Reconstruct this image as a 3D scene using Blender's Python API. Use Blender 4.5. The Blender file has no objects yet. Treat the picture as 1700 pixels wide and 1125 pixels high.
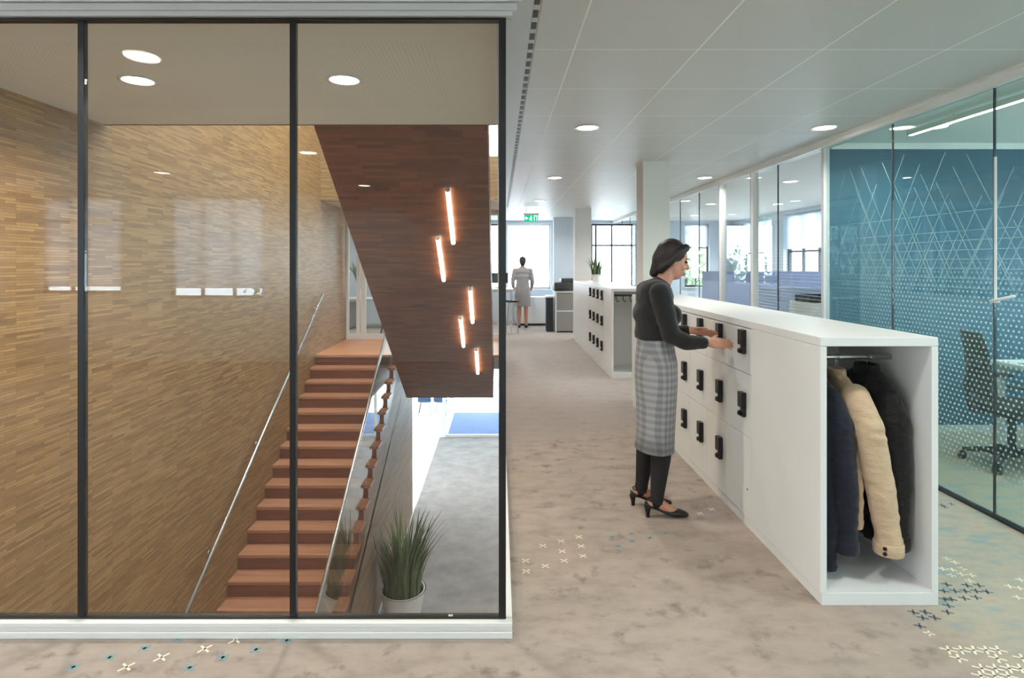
import bpy, bmesh, math, random
from mathutils import Vector, Matrix, noise
random.seed(7)
scn = bpy.context.scene
COL = scn.collection
PI = math.pi

# ---------------------------------------------------------------- camera / light / exposure
F = 980.0; CX = 828.0; CY = 438.0; EYE = 1.55          # photo frame 1700 x 1125
cam_d = bpy.data.cameras.new('camera'); cam = bpy.data.objects.new('camera', cam_d); COL.objects.link(cam)
cam.location = (0, 0, EYE); cam.rotation_euler = (PI / 2, 0, 0)
cam_d.sensor_width = 36; cam_d.sensor_fit = 'HORIZONTAL'; cam_d.lens = F / 1700 * 36
cam_d.shift_x = (850 - CX) / 1700; cam_d.shift_y = -(562.5 - CY) / 1700
cam_d.clip_start = 0.02; cam_d.clip_end = 200
scn.camera = cam

w = bpy.data.worlds.new('sky'); scn.world = w; w.use_nodes = True
bgn = w.node_tree.nodes['Background']
bgn.inputs[0].default_value = (0.76, 0.88, 1.0, 1); bgn.inputs[1].default_value = 9.0

scn.view_settings.view_transform = 'Standard'; scn.view_settings.look = 'None'
scn.view_settings.gamma = 1; scn.view_settings.use_curve_mapping = False
scn.view_settings.exposure = 0.45
cy = scn.cycles
cy.use_denoising = True
cy.max_bounces = 10; cy.diffuse_bounces = 5; cy.glossy_bounces = 5
cy.transmission_bounces = 6; cy.transparent_max_bounces = 32
cy.caustics_reflective = False; cy.caustics_refractive = False
cy.sample_clamp_indirect = 6.0

LAMP_W = 10.0       # one downlight

def area(name, loc, rot, sx, sy, power, color=(1, 1, 1), spread=PI, portal=False, shape='RECTANGLE', parent=None):
    d = bpy.data.lights.new(name, 'AREA'); d.shape = shape; d.size = sx; d.size_y = sy
    d.energy = power; d.color = color; d.spread = spread
    if portal: d.cycles.is_portal = True
    o = bpy.data.objects.new(name, d); COL.objects.link(o); o.location = loc; o.rotation_euler = rot
    if parent: o.parent = parent
    return o

XLEFT_ = -7.6
# daylight portals at the openings of the building (they emit nothing, they guide the sky's light)
area('portal_rooflight', (-1.55, 7.5, 6.25), (0, 0, 0), 3.1, 5.6, 1, portal=True)
area('portal_back', (-5.4, -4.35, 1.9), (PI / 2, 0, 0), 3.6, 1.7, 1, portal=True)
area('portal_back', (1.5, -4.35, 1.75), (PI / 2, 0, 0), 1.8, 1.8, 1, portal=True)
area('portal_lounge', (XLEFT_ + .05, -1.1, 1.75), (0, -PI / 2, 0), 1.8, 5.4, 1, portal=True)
area('portal_facade', (6.05, 2.0, 1.75), (0, PI / 2, 0), 1.8, 7.0, 1, portal=True)
area('portal_facade', (6.05, 10.4, 1.75), (0, PI / 2, 0), 1.8, 9.6, 1, portal=True)
area('portal_far', (0.4, 15.35, 1.8), (-PI / 2, 0, 0), 2.2, 1.7, 1, portal=True)
area('portal_far', (3.0, 15.35, 1.8), (-PI / 2, 0, 0), 1.1, 1.7, 1, portal=True)
area('portal_lower', (-1.0, 21.9, -2.1), (-PI / 2, 0, 0), 7.5, 2.9, 1, portal=True)

# ---------------------------------------------------------------- pixel helpers
def at_y(x, y, Y): return Vector(((x - CX) / F * Y, Y, EYE - (y - CY) / F * Y))
def on_z(x, y, Z):
    Y = (EYE - Z) * F / (y - CY); return Vector(((x - CX) / F * Y, Y, Z))

# ---------------------------------------------------------------- materials
def lin(c):
    c = c / 255.0
    return c / 12.92 if c <= 0.04045 else ((c + 0.055) / 1.055) ** 2.4
def C(r, g, b): return (lin(r), lin(g), lin(b), 1)
class NT:
    def __init__(s, name):
        s.m = bpy.data.materials.new(name); s.m.use_nodes = True; s.t = s.m.node_tree
        s.t.nodes.clear(); s.out = s.n('ShaderNodeOutputMaterial')
    def n(s, t, **kw):
        x = s.t.nodes.new(t)
        for k, v in kw.items(): setattr(x, k, v)
        return x
    def l(s, a, b): s.t.links.new(a, b)
    def set(s, node, i, v):
        if hasattr(v, 'is_output') or isinstance(v, bpy.types.NodeSocket): s.l(v, node.inputs[i])
        else: node.inputs[i].default_value = v
    def math(s, op, a, b=0.0, c=None):
        x = s.n('ShaderNodeMath', operation=op); s.set(x, 0, a); s.set(x, 1, b)
        if c is not None: s.set(x, 2, c)
        return x.outputs[0]
    def mix(s, f, a, b, bt='MIX'):
        x = s.n('ShaderNodeMix', data_type='RGBA', blend_type=bt); s.set(x, 0, f); s.set(x, 6, a); s.set(x, 7, b); return x.outputs[2]
    def pos(s): return s.n('ShaderNodeNewGeometry').outputs['Position']
    def sep(s, v):
        x = s.n('ShaderNodeSeparateXYZ'); s.l(v, x.inputs[0]); return x.outputs
    def comb(s, a, b, c=0.0):
        x = s.n('ShaderNodeCombineXYZ'); s.set(x, 0, a); s.set(x, 1, b); s.set(x, 2, c); return x.outputs[0]
    def noise(s, vec, scale, detail=3, rough=0.55):
        x = s.n('ShaderNodeTexNoise'); s.l(vec, x.inputs['Vector']); x.inputs['Scale'].default_value = scale
        x.inputs['Detail'].default_value = detail; x.inputs['Roughness'].default_value = rough; return x.outputs[0]
    def ramp(s, f, stops):
        x = s.n('ShaderNodeValToRGB'); s.l(f, x.inputs[0]); e = x.color_ramp.elements
        while len(e) < len(stops): e.new(0.5)
        for i, (p, c) in enumerate(stops): e[i].position = p; e[i].color = c
        return x.outputs[0]
    def mapr(s, f, a, b, c=0.0, d=1.0):
        x = s.n('ShaderNodeMapRange'); s.set(x, 0, f); s.set(x, 1, a); s.set(x, 2, b); s.set(x, 3, c); s.set(x, 4, d); return x.outputs[0]
    def bsdf(s, col, rough=0.5, metal=0.0, bump=None, bstr=0.2, bdist=0.005, spec=None, sheen=0.0):
        b = s.n('ShaderNodeBsdfPrincipled'); s.set(b, 'Base Color', col); s.set(b, 'Roughness', rough); s.set(b, 'Metallic', metal)
        if spec is not None: s.set(b, 'Specular IOR Level', spec)
        if sheen: s.set(b, 'Sheen Weight', sheen)
        if bump is not None:
            bp = s.n('ShaderNodeBump'); bp.inputs['Strength'].default_value = bstr; bp.inputs['Distance'].default_value = bdist
            s.l(bump, bp.inputs['Height']); s.l(bp.outputs[0], b.inputs['Normal'])
        return b.outputs[0]
    def done(s, sh): s.l(sh, s.out.inputs[0]); return s.m

def plain(name, rgb, rough=0.5, metal=0.0, var=0.05, scale=6.0, bump=0.0, bscale=200.0, spec=None, sheen=0.0):
    t = NT(name); p = t.pos(); c = C(*rgb)
    f = t.noise(p, scale)
    dark = tuple(x * (1 - var) for x in c[:3]) + (1,); lite = tuple(min(1, x * (1 + var)) for x in c[:3]) + (1,)
    col = t.mix(f, dark, lite)
    bm_ = t.noise(p, bscale, 2) if bump else None
    return t.done(t.bsdf(col, rough, metal, bm_, bump, 0.003, spec, sheen))

def emit(name, rgb, strength):
    t = NT(name); e = t.n('ShaderNodeEmission'); e.inputs[0].default_value = C(*rgb); e.inputs[1].default_value = strength
    return t.done(e.outputs[0])

def glass(name, tint, ior=1.5, refl=1.0, rough=0.0, tintvar=0.01):
    t = NT(name)
    f = t.noise(t.pos(), 0.7, 1)
    c = t.mix(f, tint, tuple(min(1, v * (1 + tintvar)) for v in tint[:3]) + (1,))
    tr = t.n('ShaderNodeBsdfTransparent'); t.l(c, tr.inputs[0])
    gl = t.n('ShaderNodeBsdfGlossy'); gl.inputs['Roughness'].default_value = rough
    lw_ = t.n('ShaderNodeLayerWeight'); lw_.inputs[0].default_value = 0.5      # Schlick, the same from both faces
    f0 = ((ior - 1) / (ior + 1)) ** 2
    k = t.math('ADD', f0, t.math('MULTIPLY', t.math('POWER', lw_.outputs['Facing'], 5.0), 1 - f0))
    k = t.math('MINIMUM', t.math('MULTIPLY', k, refl), 1.0)
    mx = t.n('ShaderNodeMixShader'); t.l(k, mx.inputs[0]); t.l(tr.outputs[0], mx.inputs[1]); t.l(gl.outputs[0], mx.inputs[2])
    return t.done(mx.outputs[0])

def cladding(name, axes, c1, c2, c3, rough=0.45, bw=0.24, rh=0.019):
    """thin wooden mosaic strips; axes = which world axes run along / across the strips"""
    t = NT(name); s = t.sep(t.pos()); u = s['XYZ'.index(axes[0])]; v = s['XYZ'.index(axes[1])]
    vec = t.comb(u, v)
    b = t.n('ShaderNodeTexBrick'); t.l(vec, b.inputs['Vector'])
    b.offset = 0.37; b.offset_frequency = 3; b.squash = 0.8; b.squash_frequency = 5
    b.inputs['Color1'].default_value = (0, 0, 0, 1); b.inputs['Color2'].default_value = (1, 1, 1, 1); b.inputs['Mortar'].default_value = (0.5, 0.5, 0.5, 1)
    b.inputs['Scale'].default_value = 1; b.inputs['Mortar Size'].default_value = 0.0011; b.inputs['Brick Width'].default_value = bw; b.inputs['Row Height'].default_value = rh
    b.inputs['Bias'].default_value = 0.0
    row = t.math('FLOOR', t.math('DIVIDE', v, rh))
    nn = t.noise(t.comb(t.math('MULTIPLY', u, 3.6), t.math('MULTIPLY', row, 0.73)), 1.0, 2)
    grain = t.noise(t.comb(t.math('MULTIPLY', u, 9.0), t.math('MULTIPLY', v, 160.0)), 1.0, 4)
    f = t.math('ADD', t.math('MULTIPLY', b.outputs['Color'], 0.42), t.math('ADD', t.math('MULTIPLY', nn, 0.45), t.math('MULTIPLY', grain, 0.22)))
    col = t.ramp(f, [(0.22, C(*c1)), (0.52, C(*c2)), (0.85, C(*c3))])
    col = t.mix(t.math('MULTIPLY', b.outputs['Fac'], 0.55), col, C(50, 32, 18))
    h = t.math('SUBTRACT', t.math('MULTIPLY', b.outputs['Color'], 0.6), b.outputs['Fac'])
    return t.done(t.bsdf(col, rough, 0, h, 0.35, 0.004))

def wood(name, c1, c2, c3, axis='X', rough=0.35):
    t = NT(name); s = t.sep(t.pos())
    sc = {'X': (3, 60, 60), 'Y': (60, 3, 60), 'Z': (60, 60, 3)}[axis]
    vec = t.comb(t.math('MULTIPLY', s[0], sc[0]), t.math('MULTIPLY', s[1], sc[1]), t.math('MULTIPLY', s[2], sc[2]))
    g = t.noise(vec, 1.0, 4, 0.6); g2 = t.noise(vec, 0.25, 2)
    f = t.math('ADD', t.math('MULTIPLY', g, 0.6), t.math('MULTIPLY', g2, 0.4))
    col = t.ramp(f, [(0.3, C(*c1)), (0.5, C(*c2)), (0.7, C(*c3))])
    return t.done(t.bsdf(col, rough, 0, g, 0.06, 0.002))

def carpet_main():
    t = NT('carpet_taupe'); p = t.pos(); s = t.sep(p)
    big = t.noise(p, 0.9, 3, 0.6)
    st = t.comb(t.math('MULTIPLY', s[0], 5.0), t.math('MULTIPLY', s[1], 9.0))
    mid = t.noise(st, 1.0, 5, 0.65)
    blot = t.noise(p, 7.0, 4, 0.6)
    base = t.ramp(mid, [(0.25, C(134, 120, 110)), (0.5, C(162, 147, 136)), (0.78, C(176, 160, 148))])
    base = t.mix(t.mapr(blot, 0.57, 0.70), base, C(118, 107, 99))
    base = t.mix(t.mapr(big, 0.52, 0.75, 0, 0.5), base, C(172, 150, 137))
    # the strip along the glass offices: sandy with pale teal, grey and peach clouds
    a = t.noise(t.comb(t.math('MULTIPLY', s[0], 6.5), t.math('MULTIPLY', s[1], 12.0)), 1.0, 3, 0.6)
    b = t.noise(t.comb(t.math('MULTIPLY', s[0], 5.0), t.math('MULTIPLY', s[1], 10.0), 7.3), 1.0, 3, 0.6)
    col2 = t.ramp(a, [(0.3, C(140, 150, 148)), (0.42, C(160, 154, 139)), (0.6, C(172, 161, 141)), (0.72, C(172, 144, 122))])
    col2 = t.mix(t.mapr(b, 0.56, 0.68, 0, 0.8), col2, C(124, 150, 152))
    edge = t.math('ADD', s[0], t.math('MULTIPLY', t.math('SUBTRACT', t.noise(p, 3.5, 3), 0.5), 0.5))
    k = t.mapr(edge, 1.78, 1.98)
    # cooler worn lane further down the corridor
    k3 = t.mapr(t.math('ADD', s[1], t.math('MULTIPLY', s[0], -0.5)), 4.9, 5.05, 0, 0.6)
    base = t.mix(k3, base, C(158, 147, 141))
    col = t.mix(k, base, col2)
    fine = t.noise(p, 420.0, 2)
    col = t.mix(0.12, col, t.mix(fine, C(70, 62, 56), C(235, 222, 208)))
    return t.done(t.bsdf(col, 0.95, 0, fine, 0.4, 0.004, 0.15, 0.1))

def carpet_lower():
    t = NT('carpet_grey'); p = t.pos()
    a = t.noise(p, 3.0, 4, 0.6); fine = t.noise(p, 150.0, 2)
    col = t.ramp(a, [(0.3, C(138, 137, 138)), (0.55, C(160, 158, 158)), (0.75, C(172, 170, 168))])
    col = t.mix(0.15, col, t.mix(fine, C(60, 60, 62), C(225, 225, 225)))
    return t.done(t.bsdf(col, 0.9, 0, fine, 0.3, 0.004, 0.2))

def plaster_perforated():
    t = NT('stair_ceiling_plaster'); s = t.sep(t.pos()); pit = 0.024
    fx = t.math('SUBTRACT', t.math('FRACT', t.math('DIVIDE', s[0], pit)), 0.5)
    fy = t.math('SUBTRACT', t.math('FRACT', t.math('DIVIDE', s[1], pit)), 0.5)
    d = t.math('SQRT', t.math('ADD', t.math('POWER', fx, 2.0), t.math('POWER', fy, 2.0)))
    m = t.math('LESS_THAN', d, 0.17)
    for q in (t.math('LESS_THAN', s[0], -0.325), t.math('GREATER_THAN', s[0], -2.85), t.math('GREATER_THAN', s[1], 2.956), t.math('LESS_THAN', s[1], 4.22)):
        m = t.math('MULTIPLY', m, q)
    inside = t.math('MULTIPLY', t.math('LESS_THAN', s[0], -0.325), t.math('MULTIPLY', t.math('GREATER_THAN', s[1], 2.956), t.math('LESS_THAN', s[1], 4.22)))
    base = t.mix(t.noise(t.pos(), 2.0), C(232, 228, 216), C(238, 234, 222))
    col = t.mix(t.math('MULTIPLY', m, 0.30), base, C(70, 66, 60))
    return t.done(t.bsdf(col, 0.8))

def film(kind='lattice'):
    t = NT('privacy_film_' + kind); s = t.sep(t.pos()); u, v = s[1], s[2]
    if kind == 'lattice':
        a = 0.036
        kk = 2 * PI / (a * 0.866)
        def wave(ang):
            q = t.math('ADD', t.math('MULTIPLY', u, math.cos(ang)), t.math('MULTIPLY', v, math.sin(ang)))
            return t.math('COSINE', t.math('MULTIPLY', q, kk))
        sm = t.math('ADD', wave(PI / 6), t.math('ADD', wave(PI / 2), wave(5 * PI / 6)))
        dots = t.mapr(sm, 0.7, 2.2)
        zone = t.math('MULTIPLY', t.mapr(v, 1.62, 1.40), t.mapr(v, 0.18, 0.42))
        dots = t.math('MULTIPLY', dots, zone)
        lines = None
        jit = 0
        for ang, per, off, wd, z0, z1 in ((30, 0.19, 0.03, 0.0034, 1.30, 1.55), (150, 0.19, 0.11, 0.0034, 1.30, 1.55),
                                          (30, 0.131, 0.06, 0.0028, 1.25, 1.5), (150, 0.131, 0.02, 0.0028, 1.25, 1.5), (90, 0.062, 0.0, 0.0022, 1.2, 1.35)):
            an = math.radians(ang)
            q = t.math('ADD', t.math('MULTIPLY', u, math.cos(an)), t.math('MULTIPLY', v, math.sin(an)))
            q = t.math('DIVIDE', t.math('ADD', q, off), per)
            fr = t.math('ABSOLUTE', t.math('SUBTRACT', t.math('FRACT', q), 0.5))
            ln = t.math('LESS_THAN', fr, wd / per)
            idx = t.math('FLOOR', q)
            wn = t.n('ShaderNodeTexWhiteNoise', noise_dimensions='1D'); t.l(t.math('ADD', idx, ang * 3.7 + per * 50), wn.inputs['W'])
            top = t.mapr(wn.outputs[0], 0, 1, 1.7, 2.38 if ang != 90 else 1.95)
            ln = t.math('MULTIPLY', ln, t.math('LESS_THAN', v, top))
            ln = t.math('MULTIPLY', ln, t.mapr(v, z0, z1))
            lines = ln if lines is None else t.math('MAXIMUM', lines, ln)
        fac = t.math('MAXIMUM', t.math('MULTIPLY', dots, 0.34), t.math('MULTIPLY', lines, 0.26))
        fac = t.math('MULTIPLY', fac, t.mapr(u, 5.40, 4.6, 0.25, 1.0))
    else:
        q = t.math('DIVIDE', v, 0.034)
        fr = t.math('ABSOLUTE', t.math('SUBTRACT', t.math('FRACT', q), 0.5))
        ln = t.math('LESS_THAN', fr, 0.10)
        fac = t.math('MULTIPLY', ln, t.math('MULTIPLY', t.mapr(v, 1.75, 1.35), 0.30))
    tr = t.n('ShaderNodeBsdfTransparent')
    df = t.n('ShaderNodeBsdfDiffuse'); df.inputs[0].default_value = C(225, 235, 235)
    tl = t.n('ShaderNodeBsdfTranslucent'); tl.inputs[0].default_value = C(225, 235, 235)
    m2 = t.n('ShaderNodeMixShader'); m2.inputs[0].default_value = 0.5; t.l(df.outputs[0], m2.inputs[1]); t.l(tl.outputs[0], m2.inputs[2])
    mx = t.n('ShaderNodeMixShader'); t.l(fac, mx.inputs[0]); t.l(tr.outputs[0], mx.inputs[1]); t.l(m2.outputs[0], mx.inputs[2])
    return t.done(mx.outputs[0])

def blind_mat():
    t = NT('roller_blind_fabric'); f = t.noise(t.pos(), 90, 2)
    c = t.mix(f, C(205, 212, 222), C(222, 228, 236))
    d = t.n('ShaderNodeBsdfDiffuse'); t.l(c, d.inputs[0]); tl = t.n('ShaderNodeBsdfTranslucent'); t.l(c, tl.inputs[0])
    mx = t.n('ShaderNodeMixShader'); mx.inputs[0].default_value = 0.45; t.l(d.outputs[0], mx.inputs[1]); t.l(tl.outputs[0], mx.inputs[2])
    tr = t.n('ShaderNodeBsdfTransparent'); m3 = t.n('ShaderNodeMixShader'); m3.inputs[0].default_value = 0.22     # open weave
    t.l(mx.outputs[0], m3.inputs[1]); t.l(tr.outputs[0], m3.inputs[2])
    return t.done(m3.outputs[0])

def quilted(name, rgb, rough=0.8, seam=0.05):
    t = NT(name); p = t.pos(); s = t.sep(p); c = C(*rgb)
    n1 = t.noise(t.comb(t.math('MULTIPLY', s[0], 14), t.math('MULTIPLY', s[1], 14), t.math('MULTIPLY', s[2], 30)), 1.0, 4, 0.6)
    col = t.mix(n1, tuple(x * 0.75 for x in c[:3]) + (1,), tuple(min(1, x * 1.2) for x in c[:3]) + (1,))
    weave = t.noise(p, 300, 2)
    h = t.math('ADD', n1, t.math('MULTIPLY', weave, 0.15))
    return t.done(t.bsdf(col, rough, 0, h, 0.6, 0.02, 0.25, 0.15))

def gingham():
    t = NT('grey_check_wool'); s = t.sep(t.pos())
    a = t.math('GREATER_THAN', t.math('SINE', t.math('MULTIPLY', s[2], 150)), 0.0)
    b = t.math('GREATER_THAN', t.math('SINE', t.math('MULTIPLY', t.math('ADD', s[0], s[1]), 150)), 0.0)
    f = t.math('MULTIPLY', t.math('ADD', a, b), 0.5)
    col = t.ramp(f, [(0.0, C(158, 158, 160)), (0.5, C(140, 141, 144)), (1.0, C(122, 123, 127))])
    return t.done(t.bsdf(col, 0.9, 0, t.noise(t.pos(), 250, 2), 0.3, 0.003, 0.1, 0.2))

M = {}
M['carpet'] = carpet_main(); M['carpet_lower'] = carpet_lower()
M['pale_floor'] = plain('pale_poured_floor', (214, 214, 216), 0.3, var=0.04, scale=2)
M['panel'] = plain('ceiling_panel_metal', (208, 208, 205), 0.42, var=0.02, scale=2, spec=0.5)
M['joint'] = plain('ceiling_joint', (250, 249, 244), 0.5, var=0.02)
M['plaster'] = plain('white_plaster', (226, 225, 220), 0.75, var=0.02, scale=3, bump=0.08, bscale=90)
M['plaster_blue'] = plain('cool_white_plaster', (206, 216, 226), 0.75, var=0.02, scale=3)
M['stairceil'] = plaster_perforated()
M['trim'] = plain('white_lacquered_aluminium', (228, 228, 224), 0.35, var=0.02)
M['trimgrey'] = plain('grey_white_aluminium', (200, 199, 198), 0.4, var=0.02)
M['black'] = plain('black_gasket', (14, 14, 15), 0.45, var=0.1)
M['darkmetal'] = plain('dark_grey_metal', (52, 55, 60), 0.4, 0.2, var=0.1)
M['steel'] = plain('brushed_stainless_steel', (205, 205, 203), 0.25, 0.9, var=0.06, scale=30)
M['clad_left'] = cladding('wood_mosaic_side', 'YZ', (122, 89, 53), (152, 115, 71), (178, 140, 92))
M['clad_far'] = cladding('wood_mosaic_cross', 'XZ', (122, 89, 53), (152, 115, 71), (178, 140, 92))
M['clad_soffit'] = cladding('wood_mosaic_soffit', 'XY', (92, 48, 27), (118, 64, 36), (140, 82, 50), rough=0.35, bw=0.3, rh=0.034)
M['clad_under'] = cladding('wood_mosaic_under_stair', 'YZ', (120, 96, 76), (140, 116, 94), (156, 132, 110), rough=0.5, bw=0.6, rh=0.05)
M['tread'] = wood('stair_tread_lit_wood', (152, 98, 70), (174, 118, 86), (192, 136, 102), 'X')  # treads paler: the light from above is put into the wood colour
M['riser'] = wood('stair_riser_shaded_wood', (100, 54, 34), (116, 64, 40), (132, 76, 48), 'X')  # darker stair wood: the shade on the upright faces is painted in
M['landing'] = wood('landing_boards', (178, 108, 64), (202, 132, 84), (218, 150, 102), 'X')
M['glass'] = glass('clear_front_glass', (0.965, 0.97, 0.955, 1), 1.5, 1.1)
M['glass_green'] = glass('green_tint_glass', (0.80, 0.90, 0.875, 1), 1.5, 1.0)
M['glass_rail'] = glass('guard_glass', (0.88, 0.93, 0.88, 1), 1.5, 1.6)
M['glass_window'] = glass('window_glass', (0.96, 0.98, 0.98, 1), 1.45, 0.8)
M['film'] = film('lattice'); M['film_stripe'] = film('stripe')
M['blue'] = plain('petrol_blue_wallpaint', (44, 93, 114), 0.6, var=0.04, scale=2)
M['locker'] = plain('white_melamine', (226, 226, 223), 0.38, var=0.015, scale=3)
M['lockerin'] = plain('white_melamine_inside', (222, 222, 220), 0.5, var=0.02)
M['handle'] = plain('black_plastic', (16, 16, 17), 0.35, var=0.15, scale=40)
M['lamp'] = emit('lamp_diffuser', (255, 250, 240), 14.0)
M['tube'] = emit('led_tube', (255, 248, 224), 10.0)
M['reflector'] = plain('lamp_reflector', (235, 233, 228), 0.2, 0.3, var=0.02)
M['skin'] = plain('skin', (196, 142, 118), 0.55, var=0.06, scale=20)
M['hair'] = plain('dark_brown_hair', (30, 21, 23), 0.5, var=0.3, scale=60, bump=0.4, bscale=120)
M['knit'] = plain('black_knit', (17, 17, 19), 0.9, var=0.2, scale=30, bump=0.4, bscale=260, sheen=0.2)
M['skirt'] = gingham()
M['tights'] = plain('black_tights', (24, 23, 26), 0.75, var=0.15, scale=20)
M['leather'] = plain('black_leather', (20, 20, 21), 0.4, var=0.2, scale=30)
M['greycloth'] = plain('grey_dress_cloth', (150, 146, 146), 0.9, var=0.1, scale=10, bump=0.3)
M['navy'] = quilted('navy_coat_cloth', (30, 33, 46)); M['beige'] = quilted('beige_coat_cloth', (206, 178, 146))
M['blackcoat'] = quilted('black_coat_cloth', (20, 20, 22), 0.6)
M['mesh'] = plain('grey_mesh_fabric', (62, 62, 58), 0.85, var=0.2, scale=60, bump=0.6, bscale=300)
M['chairframe'] = plain('dark_chair_frame', (40, 41, 40), 0.45, var=0.15)
M['white_top'] = plain('white_tabletop', (232, 232, 230), 0.35, var=0.02)
M['screen'] = plain('acoustic_felt_blue_grey', (118, 132, 164), 0.95, var=0.06, scale=20, bump=0.3)
M['screen_l'] = plain('acoustic_felt_light_blue', (146, 160, 190), 0.95, var=0.06, scale=20, bump=0.3)
M['grey_box'] = plain('warm_grey_laminate', (150, 144, 138), 0.5, var=0.04)
M['printer'] = plain('printer_dark_grey', (70, 70, 68), 0.5, var=0.1)
M['monitor'] = plain('monitor_black', (22, 24, 28), 0.25, var=0.1)
M['leaf'] = plain('leaf_green', (62, 88, 46), 0.5, var=0.35, scale=14)
M['leaf_pale'] = plain('leaf_green_edge', (104, 128, 78), 0.5, var=0.3, scale=14)
M['tree_leaf'] = plain('tree_leaves', (86, 118, 62), 0.6, var=0.4, scale=3)
M['bark'] = plain('bark', (84, 70, 58), 0.9, var=0.3, scale=20, bump=0.5, bscale=40)
M['pot'] = plain('white_pot', (232, 232, 230), 0.35, var=0.02)
M['soil'] = plain('soil', (40, 30, 24), 0.95, var=0.3, scale=60)
M['blind'] = blind_mat()
M['exit'] = emit('exit_sign_green', (10, 170, 110), 1.3); M['exit_white'] = emit('exit_sign_white', (240, 255, 248), 2.2)
M['mat_blue'] = plain('blue_entrance_mat', (112, 136, 184), 0.95, var=0.12, scale=8, bump=0.4)
M['seat_blue'] = plain('blue_shell_seat', (56, 92, 128), 0.5, var=0.06)
M['paving'] = plain('pale_paving', (200, 198, 194), 0.9, var=0.08, scale=1.5)
M['x_white'] = plain('cream_yarn', (232, 220, 198), 0.95, var=0.06)
M['x_teal'] = plain('teal_yarn', (120, 156, 162), 0.95, var=0.06)
M['x_dark'] = plain('slate_yarn', (82, 96, 104), 0.95, var=0.06)

# ---------------------------------------------------------------- mesh builder
class MB:
    def __init__(s): s.v = []; s.f = []; s.fm = []; s.mi = 0
    def add(s, vs, fs):
        o = len(s.v); s.v += [tuple(p) for p in vs]
        for f in fs: s.f.append(tuple(i + o for i in f)); s.fm.append(s.mi)
    def box(s, x0, x1, y0, y1, z0, z1):
        s.add([(x0, y0, z0), (x1, y0, z0), (x1, y1, z0), (x0, y1, z0), (x0, y0, z1), (x1, y0, z1), (x1, y1, z1), (x0, y1, z1)],
              [(0, 3, 2, 1), (4, 5, 6, 7), (0, 1, 5, 4), (1, 2, 6, 5), (2, 3, 7, 6), (3, 0, 4, 7)]); return s
    def prism(s, pts, fn0, fn1):
        """pts: 2-D outline (CCW seen from the fn1 side); fn0/fn1 map a 2-D point to 3-D on either cap"""
        n = len(pts); a = [fn0(*p) for p in pts]; b = [fn1(*p) for p in pts]
        s.add(a + b, [tuple(range(n))[::-1], tuple(range(n, 2 * n))] + [(i, (i + 1) % n, n + (i + 1) % n, n + i) for i in range(n)]); return s
    def loft(s, rings, cap=True, closed=True):
        n = len(rings[0]); vs = [p for r in rings for p in r]; fs = []
        for k in range(len(rings) - 1):
            for i in range(n if closed else n - 1):
                j = (i + 1) % n; fs.append((k * n + i, k * n + j, (k + 1) * n + j, (k + 1) * n + i))
        if cap and closed:
            fs.append(tuple(range(n))[::-1]); fs.append(tuple((len(rings) - 1) * n + i for i in range(n)))
        s.add(vs, fs); return s
    def tube(s, path, r, n=10, cap=True):
        path = [Vector(p) for p in path]; rs = r if isinstance(r, (list, tuple)) else [r] * len(path)
        rings = []; up = None
        for i, p in enumerate(path):
            d = (path[min(i + 1, len(path) - 1)] - path[max(i - 1, 0)]).normalized()
            if up is None:
                up = Vector((0, 0, 1)) if abs(d.z) < 0.9 else Vector((1, 0, 0))
            a = d.cross(up).normalized(); b = a.cross(d).normalized(); up = b
            rings.append([p + (a * math.cos(2 * PI * k / n) + b * math.sin(2 * PI * k / n)) * rs[i] for k in range(n)])
        return s.loft(rings, cap)
    def lathe(s, prof, c=(0, 0, 0), n=24, cap=False):
        c = Vector(c)
        return s.loft([[c + Vector((r * math.cos(2 * PI * k / n), r * math.sin(2 * PI * k / n), z)) for k in range(n)] for r, z in prof], cap)
    def capsule(s, p0, r0, p1, r1, n=14):
        p0 = Vector(p0); p1 = Vector(p1); d = (p1 - p0); L = d.length; d = d / L
        pts = []; rad = []
        for k in range(5):
            a = PI / 2 * k / 4; pts.append(p0 - d * r0 * math.cos(a)); rad.append(max(r0 * math.sin(a), 1e-4))
        for k in range(5):
            a = PI / 2 * k / 4; pts.append(p1 + d * r1 * math.sin(a)); rad.append(max(r1 * math.cos(a), 1e-4))
        return s.tube(pts, rad, n)
    def ell(s, c, rx, ry, rz, rot=None, n=18, m=12):
        c = Vector(c); R = rot.to_3x3() if rot else Matrix.Identity(3); rings = []
        for i in range(m + 1):
            a = PI * i / m; rr = max(math.sin(a), 1e-3)
            rings.append([c + R @ Vector((rx * rr * math.cos(2 * PI * k / n), ry * rr * math.sin(2 * PI * k / n), -rz * math.cos(a))) for k in range(n)])
        return s.loft(rings)
    def chain(s, pts, n=14):
        for (p0, r0), (p1, r1) in zip(pts[:-1], pts[1:]): s.capsule(p0, r0, p1, r1, n)
        return s

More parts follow.
